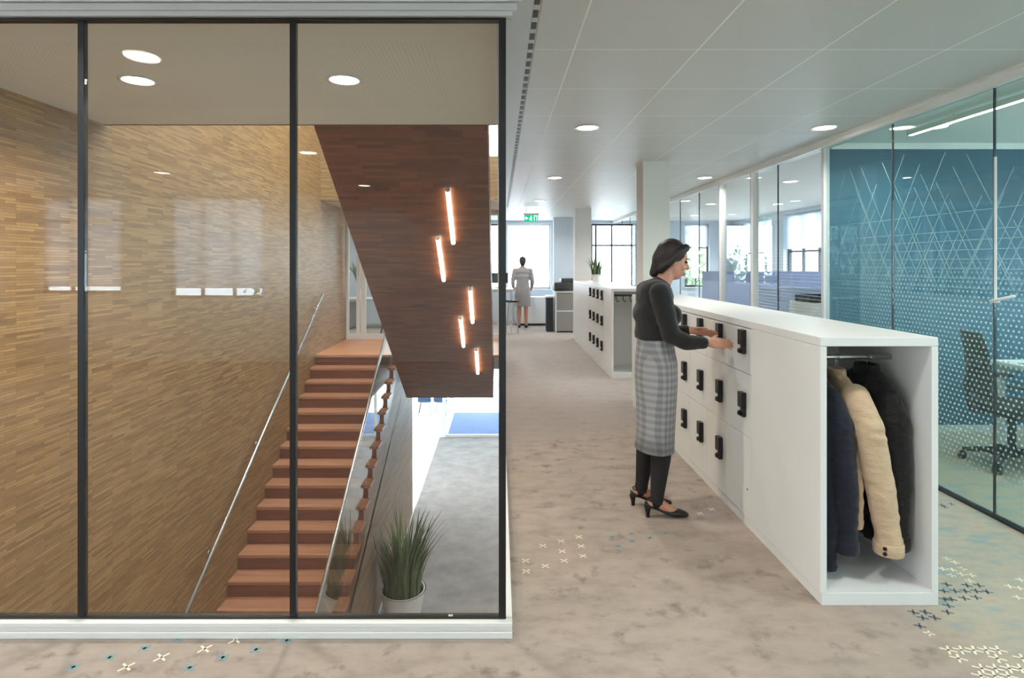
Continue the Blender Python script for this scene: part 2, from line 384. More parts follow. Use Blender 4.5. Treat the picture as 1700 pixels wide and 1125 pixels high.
def wpos(o):
    v = Vector((0, 0, 0))
    while o is not None: v += o.location; o = o.parent
    return v
def build(mb, name, mats, parent=None, smooth=False, bevel=0.0, local=False, origin=None):
    """vertices are given in world space (or in the parent's space with local=True); origin at the base"""
    me = bpy.data.meshes.new(name)
    if origin is None:
        xs, ys, zs = zip(*mb.v); origin = Vector(((min(xs) + max(xs)) / 2, (min(ys) + max(ys)) / 2, min(zs)))
    origin = Vector(origin)
    me.from_pydata([(p[0] - origin.x, p[1] - origin.y, p[2] - origin.z) for p in mb.v], [], mb.f)
    for m in (mats if isinstance(mats, (list, tuple)) else [mats]): me.materials.append(m)
    if any(mb.fm): me.polygons.foreach_set('material_index', mb.fm)
    bm = bmesh.new(); bm.from_mesh(me); bmesh.ops.recalc_face_normals(bm, faces=bm.faces); bm.to_mesh(me); bm.free()
    if smooth: me.polygons.foreach_set('use_smooth', [True] * len(me.polygons))
    o = bpy.data.objects.new(name, me); COL.objects.link(o)
    o.location = origin - (Vector((0, 0, 0)) if (local or parent is None) else wpos(parent))
    if parent is not None: o.parent = parent
    if bevel:
        md = o.modifiers.new('bevel', 'BEVEL'); md.width = bevel; md.segments = 2; md.limit_method = 'ANGLE'; md.angle_limit = 0.7
    return o
def fuse(mb, name, mat, parent=None, voxel=0.01, smooth_it=4, local=False, disp=None, origin=None):
    """one continuous skin around overlapping volumes"""
    o = build(mb, name, mat, parent, local=local, origin=origin)
    md = o.modifiers.new('r', 'REMESH'); md.mode = 'VOXEL'; md.voxel_size = voxel
    ms = o.modifiers.new('s', 'SMOOTH'); ms.factor = 0.5; ms.iterations = smooth_it
    dg = bpy.context.evaluated_depsgraph_get(); dg.update()
    me = bpy.data.meshes.new_from_object(o.evaluated_get(dg)); o.modifiers.clear(); old = o.data; o.data = me; bpy.data.meshes.remove(old); me.name = name
    if disp:
        for v in me.vertices: v.co += v.normal * disp(v.co)
    me.materials.clear(); me.materials.append(mat)
    me.polygons.foreach_set('use_smooth', [True] * len(me.polygons)); me.polygons.foreach_set('material_index', [0] * len(me.polygons))
    return o
def tag(o, label=None, cat=None, group=None, kind=None):
    if label: o['label'] = label
    if cat: o['category'] = cat
    if group: o['group'] = group
    if kind: o['kind'] = kind
    return o
def thing(name, loc, label=None, cat=None, group=None, kind=None):
    o = bpy.data.objects.new(name, None); o.empty_display_size = 0.1; COL.objects.link(o); o.location = loc
    return tag(o, label, cat, group, kind)
def box(name, b, mat, parent=None, bevel=0.0, kind=None):
    o = build(MB().box(*b), name, mat, parent, bevel=bevel)
    if kind: o['kind'] = kind
    return o
def copy_tree(o, parent=None):
    c = o.copy(); COL.objects.link(c); c.parent = parent
    for ch in list(o.children): copy_tree(ch, c)
    return c

# ================================================================ STRUCTURE
CEIL = 2.69; SC = 2.66; LOW = -3.54
YG = 2.482                                  # glass front of the stairwell
XW = -3.14                                  # wooden stair wall
RISE = 0.177; GO = 0.271; YL = 10.09; YB = 12.15; XR = -1.74
XG = 3.024                                  # glass office front
YF = 15.4; YBACK = -4.4; XFAC = 6.1; XLEFT = -7.6

# floor of this storey
f = MB()
f.box(XLEFT, XFAC, YBACK, 2.40, -0.34, 0)
f.box(XLEFT, 0.03, 2.40, 2.56, -0.34, 0)
f.box(0.03, XFAC, 2.40, YF, -0.34, 0)
f.box(XW - 3, 0.03, YB, YF, -0.34, 0)
floor = build(f, 'floor', M['carpet']); tag(floor, 'taupe mottled carpet of the upper floor', kind='structure')

def crosses(name, pts, mat, size=0.05, arm=0.009, ang=0.9):
    m = MB()
    for (px, py) in pts:
        p = on_z(px, py, 0); h = size / 2
        for a in (ang, ang + PI / 2):
            d = Vector((math.cos(a), math.sin(a), 0)); q = Vector((-d.y, d.x, 0)) * arm / 2
            m.add([p + d * h - q + Vector((0, 0, .0012)), p + d * h + q + Vector((0, 0, .0012)), p - d * h + q + Vector((0, 0, .0012)), p - d * h - q + Vector((0, 0, .0012))], [(0, 1, 2, 3)])
    o = build(m, name, mat, floor); o['kind'] = 'stuff'; return o
cr = lambda L: [(1360 + x * .3066, 780 + y * .3066) for x, y in L]
cm = lambda L: [(800 + x * .3067, 780 + y * .3067) for x, y in L]
crosses('woven_cross', [(210, 1107), (268, 1091), (340, 1077), (391, 1062)], M['x_white'], 0.06, 0.009)
crosses('woven_cross', [(122, 1107), (182, 1091), (240, 1076), (296, 1060), (315, 1108), (370, 1091), (425, 1078), (476, 1063)], M['x_teal'], 0.05, 0.012)
crosses('woven_cross', cm([(237, 492), (240, 549), (330, 410), (343, 520), (428, 386), (435, 440), (445, 492), (525, 362), (537, 412), (547, 465), (1180, 235), (1245, 213)]), M['x_white'], 0.05, 0.007, 0.78)
crosses('woven_cross', cm([(705, 362), (738, 413), (812, 385), (910, 366), (990, 342), (810, 345)]), M['x_teal'], 0.05, 0.009, 0.78)
crosses('woven_cross', cr([(690, 480), (735, 500), (720, 540), (775, 535), (770, 565), (825, 570), (815, 600), (715, 570), (668, 535), (1030, 630), (1090, 595), (1085, 640), (1075, 690), (595, 885)]), M['x_white'], 0.042, 0.008, 1.1)
crosses('woven_cross', cr([(700, 975), (770, 975), (838, 975), (905, 975), (970, 975), (755, 1020), (965, 1020), (880, 1075), (955, 1075), (1030, 1075), (1100, 1020), (875, 1115), (950, 1115), (1025, 1115), (1090, 1075)]), M['x_white'], 0.06, 0.009, 1.1)
crosses('woven_cross', cr([(510, 770), (575, 770), (560, 800), (625, 800), (545, 845), (695, 770), (715, 700), (680, 700), (735, 655), (675, 655), (785, 695), (850, 690), (790, 655), (850, 655), (910, 660), (800, 625), (865, 625), (690, 620), (700, 735), (665, 190), (715, 185), (680, 200)]), M['x_dark'], 0.045, 0.008, 1.1)

# landing of the stairs, wooden
ld = MB(); ld.box(XW, 0.0, YL - 0.03, YB, -0.04, 0.0)
landing = build(ld, 'landing_floor', M['landing']); tag(landing, kind='structure')
# ---- lower storey
lf = build(MB().box(XR, 5, 1.5, 17.4, LOW - .2, LOW), 'floor_lower', M['carpet_lower']); tag(lf, kind='structure')
lf2 = build(MB().box(-8, XR, 1.5, 24, LOW - .2, LOW), 'floor_lower_pale', M['pale_floor']); tag(lf2, kind='structure')
lf3 = build(MB().box(XR, 5, 17.4, 24, LOW - .2, LOW), 'floor_vestibule', M['pale_floor']); tag(lf3, kind='structure')
box('ceiling_lower', (0.03, 5, 1.5, 22, -0.60, -0.36), M['plaster'], kind='structure')
box('ceiling_lower_far', (-8, 0.03, 12.2, 22, -0.62, -0.36), M['plaster'], kind='structure')
box('wall_lower_right', (4.8, 5, 1.5, 22, LOW, -0.4), M['plaster'], kind='structure')
box('wall_lower_left', (-8.2, -8, 12.15, 22, LOW, -0.4), M['plaster'], kind='structure')
box('wall_lower_near', (XW, 4.9, 1.4, 1.6, LOW, -0.36), M['plaster'], kind='structure')
box('paving_outside', (-30, 30, 24, 60, LOW - .2, LOW - 0.02), M['paving'], kind='structure')
box('paving_street', (-60, 60, -60, 90, LOW - .5, LOW - 0.25), M['paving'], kind='structure')
# ---- wooden stair wall
box('wall_left', (XW - .2, XW, 2.56, YB, LOW, 6.3), M['clad_left'], kind='structure')
# wall under the flight
us = MB(); pts = [(4.7, LOW), (YB - .1, LOW), (YB - .1, -0.2), (YL, -0.2), (4.7 + .25, -0.2 - (YL - 4.95) * RISE / GO)]
us.prism(pts, lambda a, b: (XR - .12, a, b), lambda a, b: (XR - .02, a, b))
build(us, 'wall_under_stair', M['clad_under'])['kind'] = 'structure'
# ---- stairwell ceiling and the void above
st = build(MB().box(XW, 0.03, YG + .03, 4.71, SC, SC + .3), 'ceiling_stair', M['stairceil']); st['kind'] = 'structure'
box('trim_1', (XW, -0.02, 4.70, 4.716, SC - .004, SC + .02), M['riser'], kind='structure')
box('ceiling_landing', (XW, 0.03, 10.501, YB, SC, SC + .3), M['plaster'], kind='structure')
wf = MB(); wf.box(XW, -0.34, 10.4, 10.5, SC, 6.3); wf.box(-0.34, 0.03, 10.4, 10.5, 4.04, 6.3); wf.box(-0.34, 0.03, 10.4, 10.5, SC, 3.44)
build(wf, 'wall_void_far', M['clad_far'])['kind'] = 'structure'
box('wall_void_near', (XW, 0.03, 4.60, 4.70, SC + .3, 6.3), M['plaster'], kind='structure')
box('wall_void_right', (0.03, 0.15, 4.60, 10.5, CEIL + .1, 6.3), M['plaster'], kind='structure')
wn = thing('window_9', (-0.155, 10.44, 3.44), 'narrow window added for a bright reflection high above the upper stair flight', kind='structure')  # added opening that stands in for a bright reflection
wm = MB(); wm.box(-.34, -.31, 10.41, 10.47, 3.44, 4.04); wm.box(0, .03, 10.41, 10.47, 3.44, 4.04); wm.box(-.34, .03, 10.41, 10.47, 3.44, 3.47); wm.box(-.34, .03, 10.41, 10.47, 4.01, 4.04)
build(wm, 'window_frame', M['trim'], wn); build(MB().box(-.31, 0, 10.435, 10.445, 3.47, 4.01), 'pane', M['glass_window'], wn)
# rooflight bars on top of the void
rl = thing('window_10', (-1.55, 7.5, 6.3), 'rooflight over the stairwell', kind='structure')
rm = MB()
for i in range(5): rm.box(XW, 0.1, 4.6 + i * 1.45, 4.66 + i * 1.45, 6.3, 6.4)
build(rm, 'glazing_bar', M['trim'], rl); build(MB().box(XW, .1, 4.6, 10.5, 6.40, 6.41), 'pane', M['glass_window'], rl)

# ---- corridor ceiling: joint grid above, one metal panel per field
ceiling = build(MB().box(0.157, XG, YBACK, YF, CEIL, CEIL + .12), 'ceiling', M['joint']); tag(ceiling, 'suspended ceiling of pale metal panels', kind='structure')
box('ceiling_front', (XLEFT, 0.157, YBACK, 2.40, CEIL, CEIL + .12), M['panel'], kind='structure')
xs = [0.184, 0.398, 1.053, 1.709, 2.365, 2.945]; g = 0.004; y0 = 3.118 - 0.698 * 5
proto = {}
for c in range(5):
    for r in range(23):
        ya = y0 + .698 * r; yb = min(ya + .698, YF)
        if yb - ya < .1: continue
        key = (c, round(yb - ya, 3))
        if key not in proto:
            o = build(MB().box(xs[c] + g, xs[c + 1] - g, ya + g, yb - g, CEIL - .008, CEIL - .0005), 'ceiling_panel', M['panel'], ceiling); proto[key] = (o, ya)
        else:
            o = proto[key][0].copy(); COL.objects.link(o); o.location.y += ya - proto[key][1]
for x in xs[1:-1]: build(MB().box(x - g, x + g, y0, YF, CEIL - .0082, CEIL - .0006), 'joint_strip', M['joint'], ceiling)
for r in range(1, 23):
    for c in range(5): build(MB().box(xs[c] + g, xs[c + 1] - g, y0 + .698 * r - g, y0 + .698 * r + g, CEIL - .0082, CEIL - .0006), 'joint_strip', M['joint'], ceiling)
# edge strip and slotted air grille beside the stairwell
es = MB(); es.box(0.03, 0.1515, 2.40, YB, CEIL - .012, CEIL + .1)
edge = build(es, 'trim_2', M['trimgrey']); edge['kind'] = 'structure'
gr = thing('air_grille', (0.166, 7.0, CEIL - .012), 'long slotted black air grille in the ceiling edge beside the stairwell glass', 'air grille')
build(MB().box(0.152, 0.180, 2.3, 12.0, CEIL - .010, CEIL - .0005), 'grille_frame', M['trimgrey'], gr)
sl0 = None
for i in range(70):
    yy = 2.36 + i * .134
    if sl0 is None: sl0 = build(MB().box(0.1535, 0.1785, yy, yy + .075, CEIL - .0125, CEIL - .0102), 'slot', M['black'], gr)
    else:
        o = sl0.copy(); COL.objects.link(o); o.location.y += i * .134
# bulkhead above the glass front
bh = MB(); bh.box(XW - .3, 0.10, 2.43, 2.50, 2.632, CEIL); build(bh, 'trim_3', M['trimgrey'])['kind'] = 'structure'

# ---- glazed front of the stairwell
gf = thing('window_1', (-1.5, YG, 0), 'floor-to-ceiling glass front of the stairwell with black joints', kind='structure')
fr = MB(); XE = 0.056
fr.box(XW - .3, XE, 2.440, 2.482, 0.0, 0.028); fr.box(XW - .3, XE - .002, 2.447, 2.485, 0.028, 0.046); fr.box(XW - .3, XE, 2.440, 2.482, 0.046, 0.066)
build(fr, 'bottom_frame', M['trim'], gf, bevel=0.003)
fr = MB(); fr.box(XW - .3, XE, 2.445, 2.482, 2.578, 2.60); fr.box(XW - .3, XE + .02, 2.44, 2.482, 2.60, 2.63)
build(fr, 'top_frame', M['trimgrey'], gf, bevel=0.003)
build(MB().box(XW - .3, 0.03, 2.468, 2.500, 0.0665, 0.0725), 'bottom_gasket', M['black'], gf)
build(MB().box(XW - .3, 0.03, 2.462, 2.500, 2.567, 2.577), 'top_gasket', M['black'], gf)
joints = [-2.64, -1.75, -0.8625]
for jx in joints: build(MB().box(jx - .0125, jx + .0125, 2.470, 2.496, 0.073, 2.567), 'joint', M['black'], gf)
build(MB().box(0.0, 0.03, 2.464, 2.50, 0.073, 2.567), 'corner_post', M['black'], gf)
ed = [XW - .3] + joints + [0.0]
for a, b in zip(ed[:-1], ed[1:]):
    build(MB().box(a + .0126, b - .0126 if b < 0 else b, 2.476, 2.490, 0.073, 2.567), 'pane', M['glass'], gf)
# side of the enclosure along the corridor
gs = thing('window_2', (0.03, 7.3, 0), 'glass side of the stairwell along the corridor', kind='structure')
fr = MB(); fr.box(0.012, XE, 2.483, YB, 0.0, 0.03); fr.box(0.014, XE - .004, 2.486, YB, 0.03, 0.046); fr.box(0.012, XE, 2.483, YB, 0.046, 0.066)
build(fr, 'bottom_frame', M['trim'], gs)
fr = MB(); fr.box(0.012, XE, 2.483, YB, 2.578, 2.60); fr.box(-.01, XE + .02, 2.483, YB, 2.60, 2.66)
build(fr, 'top_frame', M['trimgrey'], gs)
yj = [2.501, 3.9, 5.3, 6.7, 8.1, 9.5, 10.9, YB - .03]
for a, b in zip(yj[:-1], yj[1:]):
    build(MB().box(0.022, 0.030, a + .006, b - .006, 0.0665, 2.577), 'pane', M['glass'], gs)
for a in yj[1:-1]: build(MB().box(0.018, 0.03, a - .0055, a + .0055, 0.0665, 2.577), 'joint', M['black'], gs)

# ---- glazed landing end with door
gd = thing('door_1', (-1.5, YB, 0), 'white framed glass door and screen at the stair landing', kind='structure')
fr = MB()
for a, b in ((XW, XW + .05), (-2.93, -2.86), (-2.84, -2.74), (-1.62, -1.52), (-1.50, -1.44), (-.28, -.23), (-.02, .012)): fr.box(a, b, YB, YB + .06, 0.0, SC)
build(fr, 'door_frame', M['trim'], gd)
fr = MB(); fr.box(XW, .012, YB + .005, YB + .055, 0.0, 0.11); fr.box(XW, .012, YB + .005, YB + .055, 2.55, SC); build(fr, 'door_rail', M['trim'], gd)
for a, b in ((XW + .05, -2.93), (-2.74, -1.62), (-1.44, -.28), (-.23, -.02)):
    build(MB().box(a, b, YB + .026, YB + .034, 0.11, 2.55), 'pane', M['glass_window'], gd)

# ---- outer walls
def wall_with_openings(name, fn, u0, u1, z0, z1, ops, mat):
    """fn(u0,u1,z0,z1) -> box bounds; ops = sorted (u0,u1,z0,z1)"""
    m = MB(); cur = u0
    for a, b, c, d in ops:
        if a > cur: m.box(*fn(cur, a, z0, z1))
        if c > z0: m.box(*fn(a, b, z0, c))
        if d < z1: m.box(*fn(a, b, d, z1))
        cur = b
    if cur < u1: m.box(*fn(cur, u1, z0, z1))
    o = build(m, name, mat); o['kind'] = 'structure'; return o
def window(name, fn, op, label, verts=(0.5,), trans=(), blind=0.0, fmat='darkmetal', dep=.06):
    """fn(u0,u1,z0,z1,d0,d1) -> bounds with d measured inwards from the outside face"""
    a, b, c, d = op; bb = fn(a, b, c, d, 0, .1)
    r = thing(name, ((bb[0] + bb[1]) / 2, (bb[2] + bb[3]) / 2, bb[4]), label, kind='structure'); t = .045
    m = MB(); m.box(*fn(a, b, c, c + t, .04, .04 + dep)); m.box(*fn(a, b, d - t, d, .04, .04 + dep))
    m.box(*fn(a, a + t, c + t, d - t, .04, .04 + dep)); m.box(*fn(b - t, b, c + t, d - t, .04, .04 + dep))
    build(m, 'window_frame', M[fmat], r)
    cuts = [a + t] + [a + v * (b - a) for v in verts] + [b - t]
    for v in cuts[1:-1]: build(MB().box(*fn(v - .022, v + .022, c + t, d - t, .045, .035 + dep)), 'mullion', M[fmat], r)
    for v in trans: build(MB().box(*fn(a + t, b - t, c + v * (d - c) - .02, c + v * (d - c) + .02, .05, .03 + dep)), 'transom', M[fmat], r)
    for i in range(len(cuts) - 1):
        build(MB().box(*fn(cuts[i] + (.023 if i else 0), cuts[i + 1] - (.023 if i < len(cuts) - 2 else 0), c + t, d - t, .065, .073)), 'pane', M['glass_window'], r)
    build(MB().box(*fn(a - .03, b + .03, c - .03, c, .0, .26)), 'window_sill', M['trim'], r)
    if blind: build(MB().box(*fn(a + .02, b - .02, d - blind * (d - c), d - .01, .13, .134)), 'roller_blind', M['blind'], r)
    return r
# far wall
farops = [(-1.2, 0.10, 0.9, 2.60), (0.20, 1.36, 0.9, 2.60), (2.42, 3.52, 0.95, 2.60), (4.85, 5.5, 0.95, 2.60)]
wall_with_openings('wall_far', lambda a, b, c, d: (a, b, YF, YF + .2, c, d), -6.5, XFAC + .2, 0, CEIL + .1, farops, M['plaster_blue'])
ffn = lambda a, b, c, d, e0, e1: (a, b, YF + .2 - e1, YF + .2 - e0, c, d)
window('window_3', ffn, farops[0], 'far window behind the glass landing', (.5,), (), 0)
window('window_4', ffn, farops[1], 'bright window at the far end of the corridor', (), (), 0, 'trim')
window('window_5', ffn, farops[2], 'dark framed window behind the second locker bank', (.12, .5), (.66,), 0)
window('window_6', ffn, farops[3], 'narrow far window of the glazed office', (.5,), (.62,), .36)
# right facade
rops = [(-3.6, -1.8, .85, 2.6), (-1.2, .6, .85, 2.6), (1.2, 3.0, .85, 2.6), (3.5, 5.2, .85, 2.6), (6.2, 8.0, .85, 2.6), (8.5, 10.2, .85, 2.6), (10.85, 12.65, .85, 2.6), (13.2, 14.9, .85, 2.6)]
wall_with_openings('wall_right', lambda a, b, c, d: (XFAC, XFAC + .2, a, b, c, d), YBACK, YF, 0, CEIL + .1, rops, M['plaster_blue'])
rfn = lambda a, b, c, d, e0, e1: (XFAC + .2 - e1, XFAC + .2 - e0, a, b, c, d)
for i, op in enumerate(rops): window('window_%d' % (11 + i), rfn, op, 'facade window of the glazed offices', (.33, .67), (.55,), .42 if op[0] > 8 else .0)
# back wall (reflected in the glass front)
bops = [(-7.3, -6.0, 1.08, 2.64), (-5.25, -3.75, 1.0, 2.64), (.6, 2.4, .95, 2.6)]
wall_with_openings('wall_back', lambda a, b, c, d: (a, b, YBACK - .2, YBACK, c, d), XLEFT, XFAC + .2, 0, CEIL + .1, bops, M['plaster'])
bfn = lambda a, b, c, d, e0, e1: (a, b, YBACK - .2 + e0, YBACK - .2 + e1, c, d)
window('window_7', bfn, bops[0], 'window behind the lounge reflected in the glass front', (.35,), (.75,), .93)
window('window_8', bfn, bops[1], 'tall window reflected in the glass front', (.33, .67), (), .9)
window('window_20', bfn, bops[2], 'unseen wide rear window added for light beside the corridor', (.5,), (), .5)  # out of view, added to light the foreground
lops = [(-3.8, -1.6, .85, 2.6), (-.8, 1.6, .85, 2.6)]  # out of view, openings added to let in more daylight
wall_with_openings('wall_lounge', lambda a, b, c, d: (XLEFT - .2, XLEFT, a, b, c, d), YBACK, 2.7, 0, CEIL + .1, lops, M['plaster'])
lfn = lambda a, b, c, d, e0, e1: (XLEFT - .2 + e0, XLEFT - .2 + e1, a, b, c, d)
for i, op in enumerate(lops): window('window_%d' % (30 + i), lfn, op, 'unseen lounge window added for more daylight', (.33, .67), (), 0)
box('wall_front', (XLEFT, XW - .3, 2.44, 2.56, 0, CEIL), M['plaster'], kind='structure')
box('wall_office_left', (-6.6, -6.4, YB, YF, 0, CEIL), M['plaster'], kind='structure')
box('wall_office_near', (-6.4, XW - .2, YB - .1, YB, 0, CEIL), M['plaster'], kind='structure')
box('ceiling_far_office', (-6.4, 0.157, YB, YF, CEIL, CEIL + .1), M['plaster'], kind='structure')
box('ceiling_offices', (XG, XFAC, YBACK, YF, CEIL - .02, CEIL + .1), M['plaster'], kind='structure')

# ---- glazed office front
og = thing('window_21', (XG, 5, 0), 'tall glass office front along the corridor', kind='structure')
build(MB().box(XG - .05, XG - .0001, YBACK, YF, 2.622, CEIL - .0005), 'top_frame', M['trim'], og)
build(MB().box(XG - .08, XG - .0501, YBACK, YF, CEIL - .022, CEIL - .0005), 'top_trim', M['trim'], og)
build(MB().box(XG, XG + .05, YBACK, YF, 2.622, CEIL - .021), 'top_frame', M['trim'], og)
build(MB().box(XG - .012, XG + .03, YBACK, YF, 0.0, 0.018), 'bottom_frame', M['darkmetal'], og)
gj = [YBACK + .02, -3.5, -2.6, -1.9, -.97, -.05, .88, 1.81, 2.67, 3.60, 4.53, 5.47, 6.39, 6.97, 7.97, 8.9, 9.83, 10.76, 11.7, 12.65, 13.6, 14.5, YF - .02]
for a, b in zip(gj[:-1], gj[1:]):
    build(MB().box(XG - .005, XG + .005, a + .004, b - .004, 0.018, 2.622), 'pane', M['glass_green'] if b < 5.6 else M['glass_window'], og)
for a in gj[1:-1]:
    if a in (6.97, 7.97):
        build(MB().box(XG - .035, XG + .03, a - .035, a + .035, 0.0, 2.622), 'post', M['trim'], og)
        build(MB().box(XG - .034, XG + .03, a + .0352, a + .05, 0.0, 2.622), 'seal', M['darkmetal'], og)
    elif a == 5.47:
        build(MB().box(XG - .025, XG + .03, a - .02, a + .02, 0.0, 2.622), 'post', M['trimgrey'], og)
    else:
        build(MB().box(XG - .0065, XG + .0065, a - .0039, a + .0039, 0.018, 2.622), 'joint', M['darkmetal'], og)
for a, b in ((.88, 1.81), (1.81, 2.67), (2.67, 3.60), (3.60, 4.53), (4.53, 5.47)):
    build(MB().box(XG + .0062, XG + .0068, a + .006, b - .006, 0.02, 2.62), 'privacy_film', M['film'], og)
for a, b in ((5.49, 6.39), (6.39, 6.93)):
    build(MB().box(XG + .0062, XG + .0068, a + .006, b - .006, 0.02, 2.62), 'privacy_film', M['film_stripe'], og)
hd = MB(); hd.tube([(XG - .055, 3.56, 1.325), (XG - .055, 3.40, 1.365)], .009, 8); hd.tube([(XG - .006, 3.56, 1.325), (XG - .056, 3.56, 1.325)], .009, 8)
build(hd, 'door_handle', M['trim'], og, smooth=True)
build(MB().box(XG - .016, XG - .0068, 3.575, 3.587, 1.32, 2.2), 'door_edge_profile', M['trim'], og)

# ---- petrol blue wall between the offices
box('wall_blue', (XG + .035, XFAC, 5.47, 5.49, 0.06, 2.61), M['blue'], kind='structure')
box('wall_office_divider', (XG + .035, XFAC, 5.4905, 5.57, 0, 2.668), M['plaster'], kind='structure')
box('trim_4', (XG + .055, XFAC, 5.455, 5.49, 2.612, 2.668), M['trim'], kind='structure')
box('baseboard_blue', (XG + .035, XFAC, 5.46, 5.49, 0, 0.058), M['trimgrey'], kind='structure')
box('wall_pier', (1.34, 1.88, 14.4, 14.6, 0, CEIL - .01), M['plaster_blue'], kind='structure')

# ---- columns
for (x0, x1, ya, yb) in ((1.587, 1.885, 6.50, 6.80), (1.555, 1.885, 12.02, 12.34)):
    c = build(MB().box(x0, x1, ya, yb, 0, CEIL - .009), 'column', M['plaster'], bevel=.006); tag(c, kind='structure')
    mm = MB(); mm.box(x0 - .006, x1 + .006, ya - .006, yb + .006, CEIL - .03, CEIL - .0085); build(mm, 'shadow_collar', M['trim'], c)

# ================================================================ STAIRS
stair = thing('staircase', (-2.44, 4.7, LOW), 'lower wooden stair flight rising along the wood mosaic wall', 'staircase')
NS = 20
tp = rp = None
for i in range(NS):
    ny = YL - i * GO; z = -i * RISE
    if i > 0:
        if tp is None: tp = build(MB().box(XW + .002, XR + .02, ny - .012, ny + GO - .001, z - .04, z), 'tread', M['tread'], stair, bevel=.003); t0 = i
        else:
            o = tp.copy(); COL.objects.link(o); o.location += Vector((0, -(i - t0) * GO, -(i - t0) * RISE))
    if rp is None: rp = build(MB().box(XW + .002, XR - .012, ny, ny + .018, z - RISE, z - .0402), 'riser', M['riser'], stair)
    else:
        o = rp.copy(); COL.objects.link(o); o.location += Vector((0, -i * GO, -i * RISE))
sg = MB(); pl = []
for i in range(1, NS):
    ny = YL - i * GO; z = -i * RISE - .0405
    pl += [(ny + GO - .005, z), (ny + .02, z)]
pl = pl + [(YL - (NS - 1) * GO + .02, LOW + .01), (YL - (NS - 2) * GO + .2, LOW + .01), (YL - .03, -0.42)]
sg.prism(pl, lambda a, b: (XW + .004, a, b), lambda a, b: (XR - .013, a, b))
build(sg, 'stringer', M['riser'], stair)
zs = lambda Y: -(YL - Y) * RISE / GO
# wall handrail
hr = MB(); X = XW + .065
hr.tube([(X, 4.9, zs(4.9) + .93), (X, 10.30, zs(10.30) + .88)], .021, 12); rail = build(hr, 'handrail', M['steel'], stair, smooth=True)
for yy in (5.2, 6.38, 7.62, 8.9, 10.05):
    b = MB(); zz = zs(yy) + .93 - (yy - 4.9) * .05 / 5.4
    b.tube([(X, yy, zz - .012), (X, yy, zz - .06), (XW + .004, yy, zz - .065)], .008, 8); b.tube([(XW + .002, yy, zz - .065), (XW + .012, yy, zz - .065)], .03, 14)
    build(b, 'rail_bracket', M['steel'], rail, smooth=True)
hr = MB(); X2 = -1.79
hr.tube([(X2, 4.9, zs(4.9) + .95), (X2, 10.2, zs(10.2) + .90)], .022, 12); build(hr, 'handrail', M['steel'], stair, smooth=True)
gp = [4.95, 6.7, 8.45, 10.2]
for a, b in zip(gp[:-1], gp[1:]):
    g_ = MB(); g_.prism([(a + .004, zs(a) + .03), (b - .004, zs(b) + .03), (b - .004, zs(b) + .90), (a + .004, zs(a) + .925)], lambda p, q: (X2 - .006, p, q), lambda p, q: (X2 + .006, p, q))
    build(g_, 'guard_glass', M['glass_rail'], stair)

# upper flight, climbing back towards the camera
SL = 0.685; U0 = (4.77, 2.684)
und = lambda Y: U0[1] - SL * (Y - U0[0])
YE = 9.6; YS = 4.25
upf = thing('upper_stair_flight', (-.8, YE, und(YE)), 'reddish-brown wooden underside of the upper stair flight with lit tubes', 'staircase')
pl = [(YE, und(YE)), (11.2, und(YE)), (11.2, -.041)]
k = 0; yy = 9.95; zz = -.041
pl += [(yy, zz)]
while yy - GO > 4.73:
    zz += RISE; pl.append((yy, zz)); yy -= GO; pl.append((yy, zz)); k += 1
pl += [(4.73, zz), (4.73, und(4.73))]
m = MB(); m.prism(pl, lambda a, b: (-1.50, a, b), lambda a, b: (-0.09, a, b)); build(m, 'flight_body', M['clad_soffit'], upf)
TL = iter(['longest lit tube, highest on the brown stair underside', 'second longest lit tube, below and beside the highest one', 'middle lit tube of five on the brown stair underside', 'short lit tube, fourth down the brown stair underside', 'shortest lit tube, lowest on the brown stair underside'])
for (xa, ya, xb, yb) in ((742, 312, 754, 400), (727, 392, 737, 462), (779, 477, 786, 532), (763, 525, 771, 572), (789, 578, 795, 617)):
    P = []
    for (x, y) in ((xa, ya), (xb, yb)):
        k = (y - CY) / F; Y = (U0[1] + SL * U0[0] - EYE) / (SL - k); P.append(Vector(((x - CX) / F * Y, Y, und(Y))))
    nrm = Vector((0, -SL, -1)).normalized(); xm = (P[0].x + P[1].x) / 2
    P = [Vector((xm, p.y, p.z)) + nrm * .0255 for p in P]
    L = thing('tube_light', P[0], next(TL), 'tube light', 'tube lights in the stair underside')
    m = MB(); m.tube(P, .021, 10); build(m, 'tube', M['tube'], L, smooth=True)
    for p, d in ((P[0], 1), (P[1], -1)):
        dd = (P[1] - P[0]).normalized() * d; m = MB(); m.tube([p - dd * .012, p + dd * .006], .0225, 10); build(m, 'end_cap', M['trimgrey'], L)

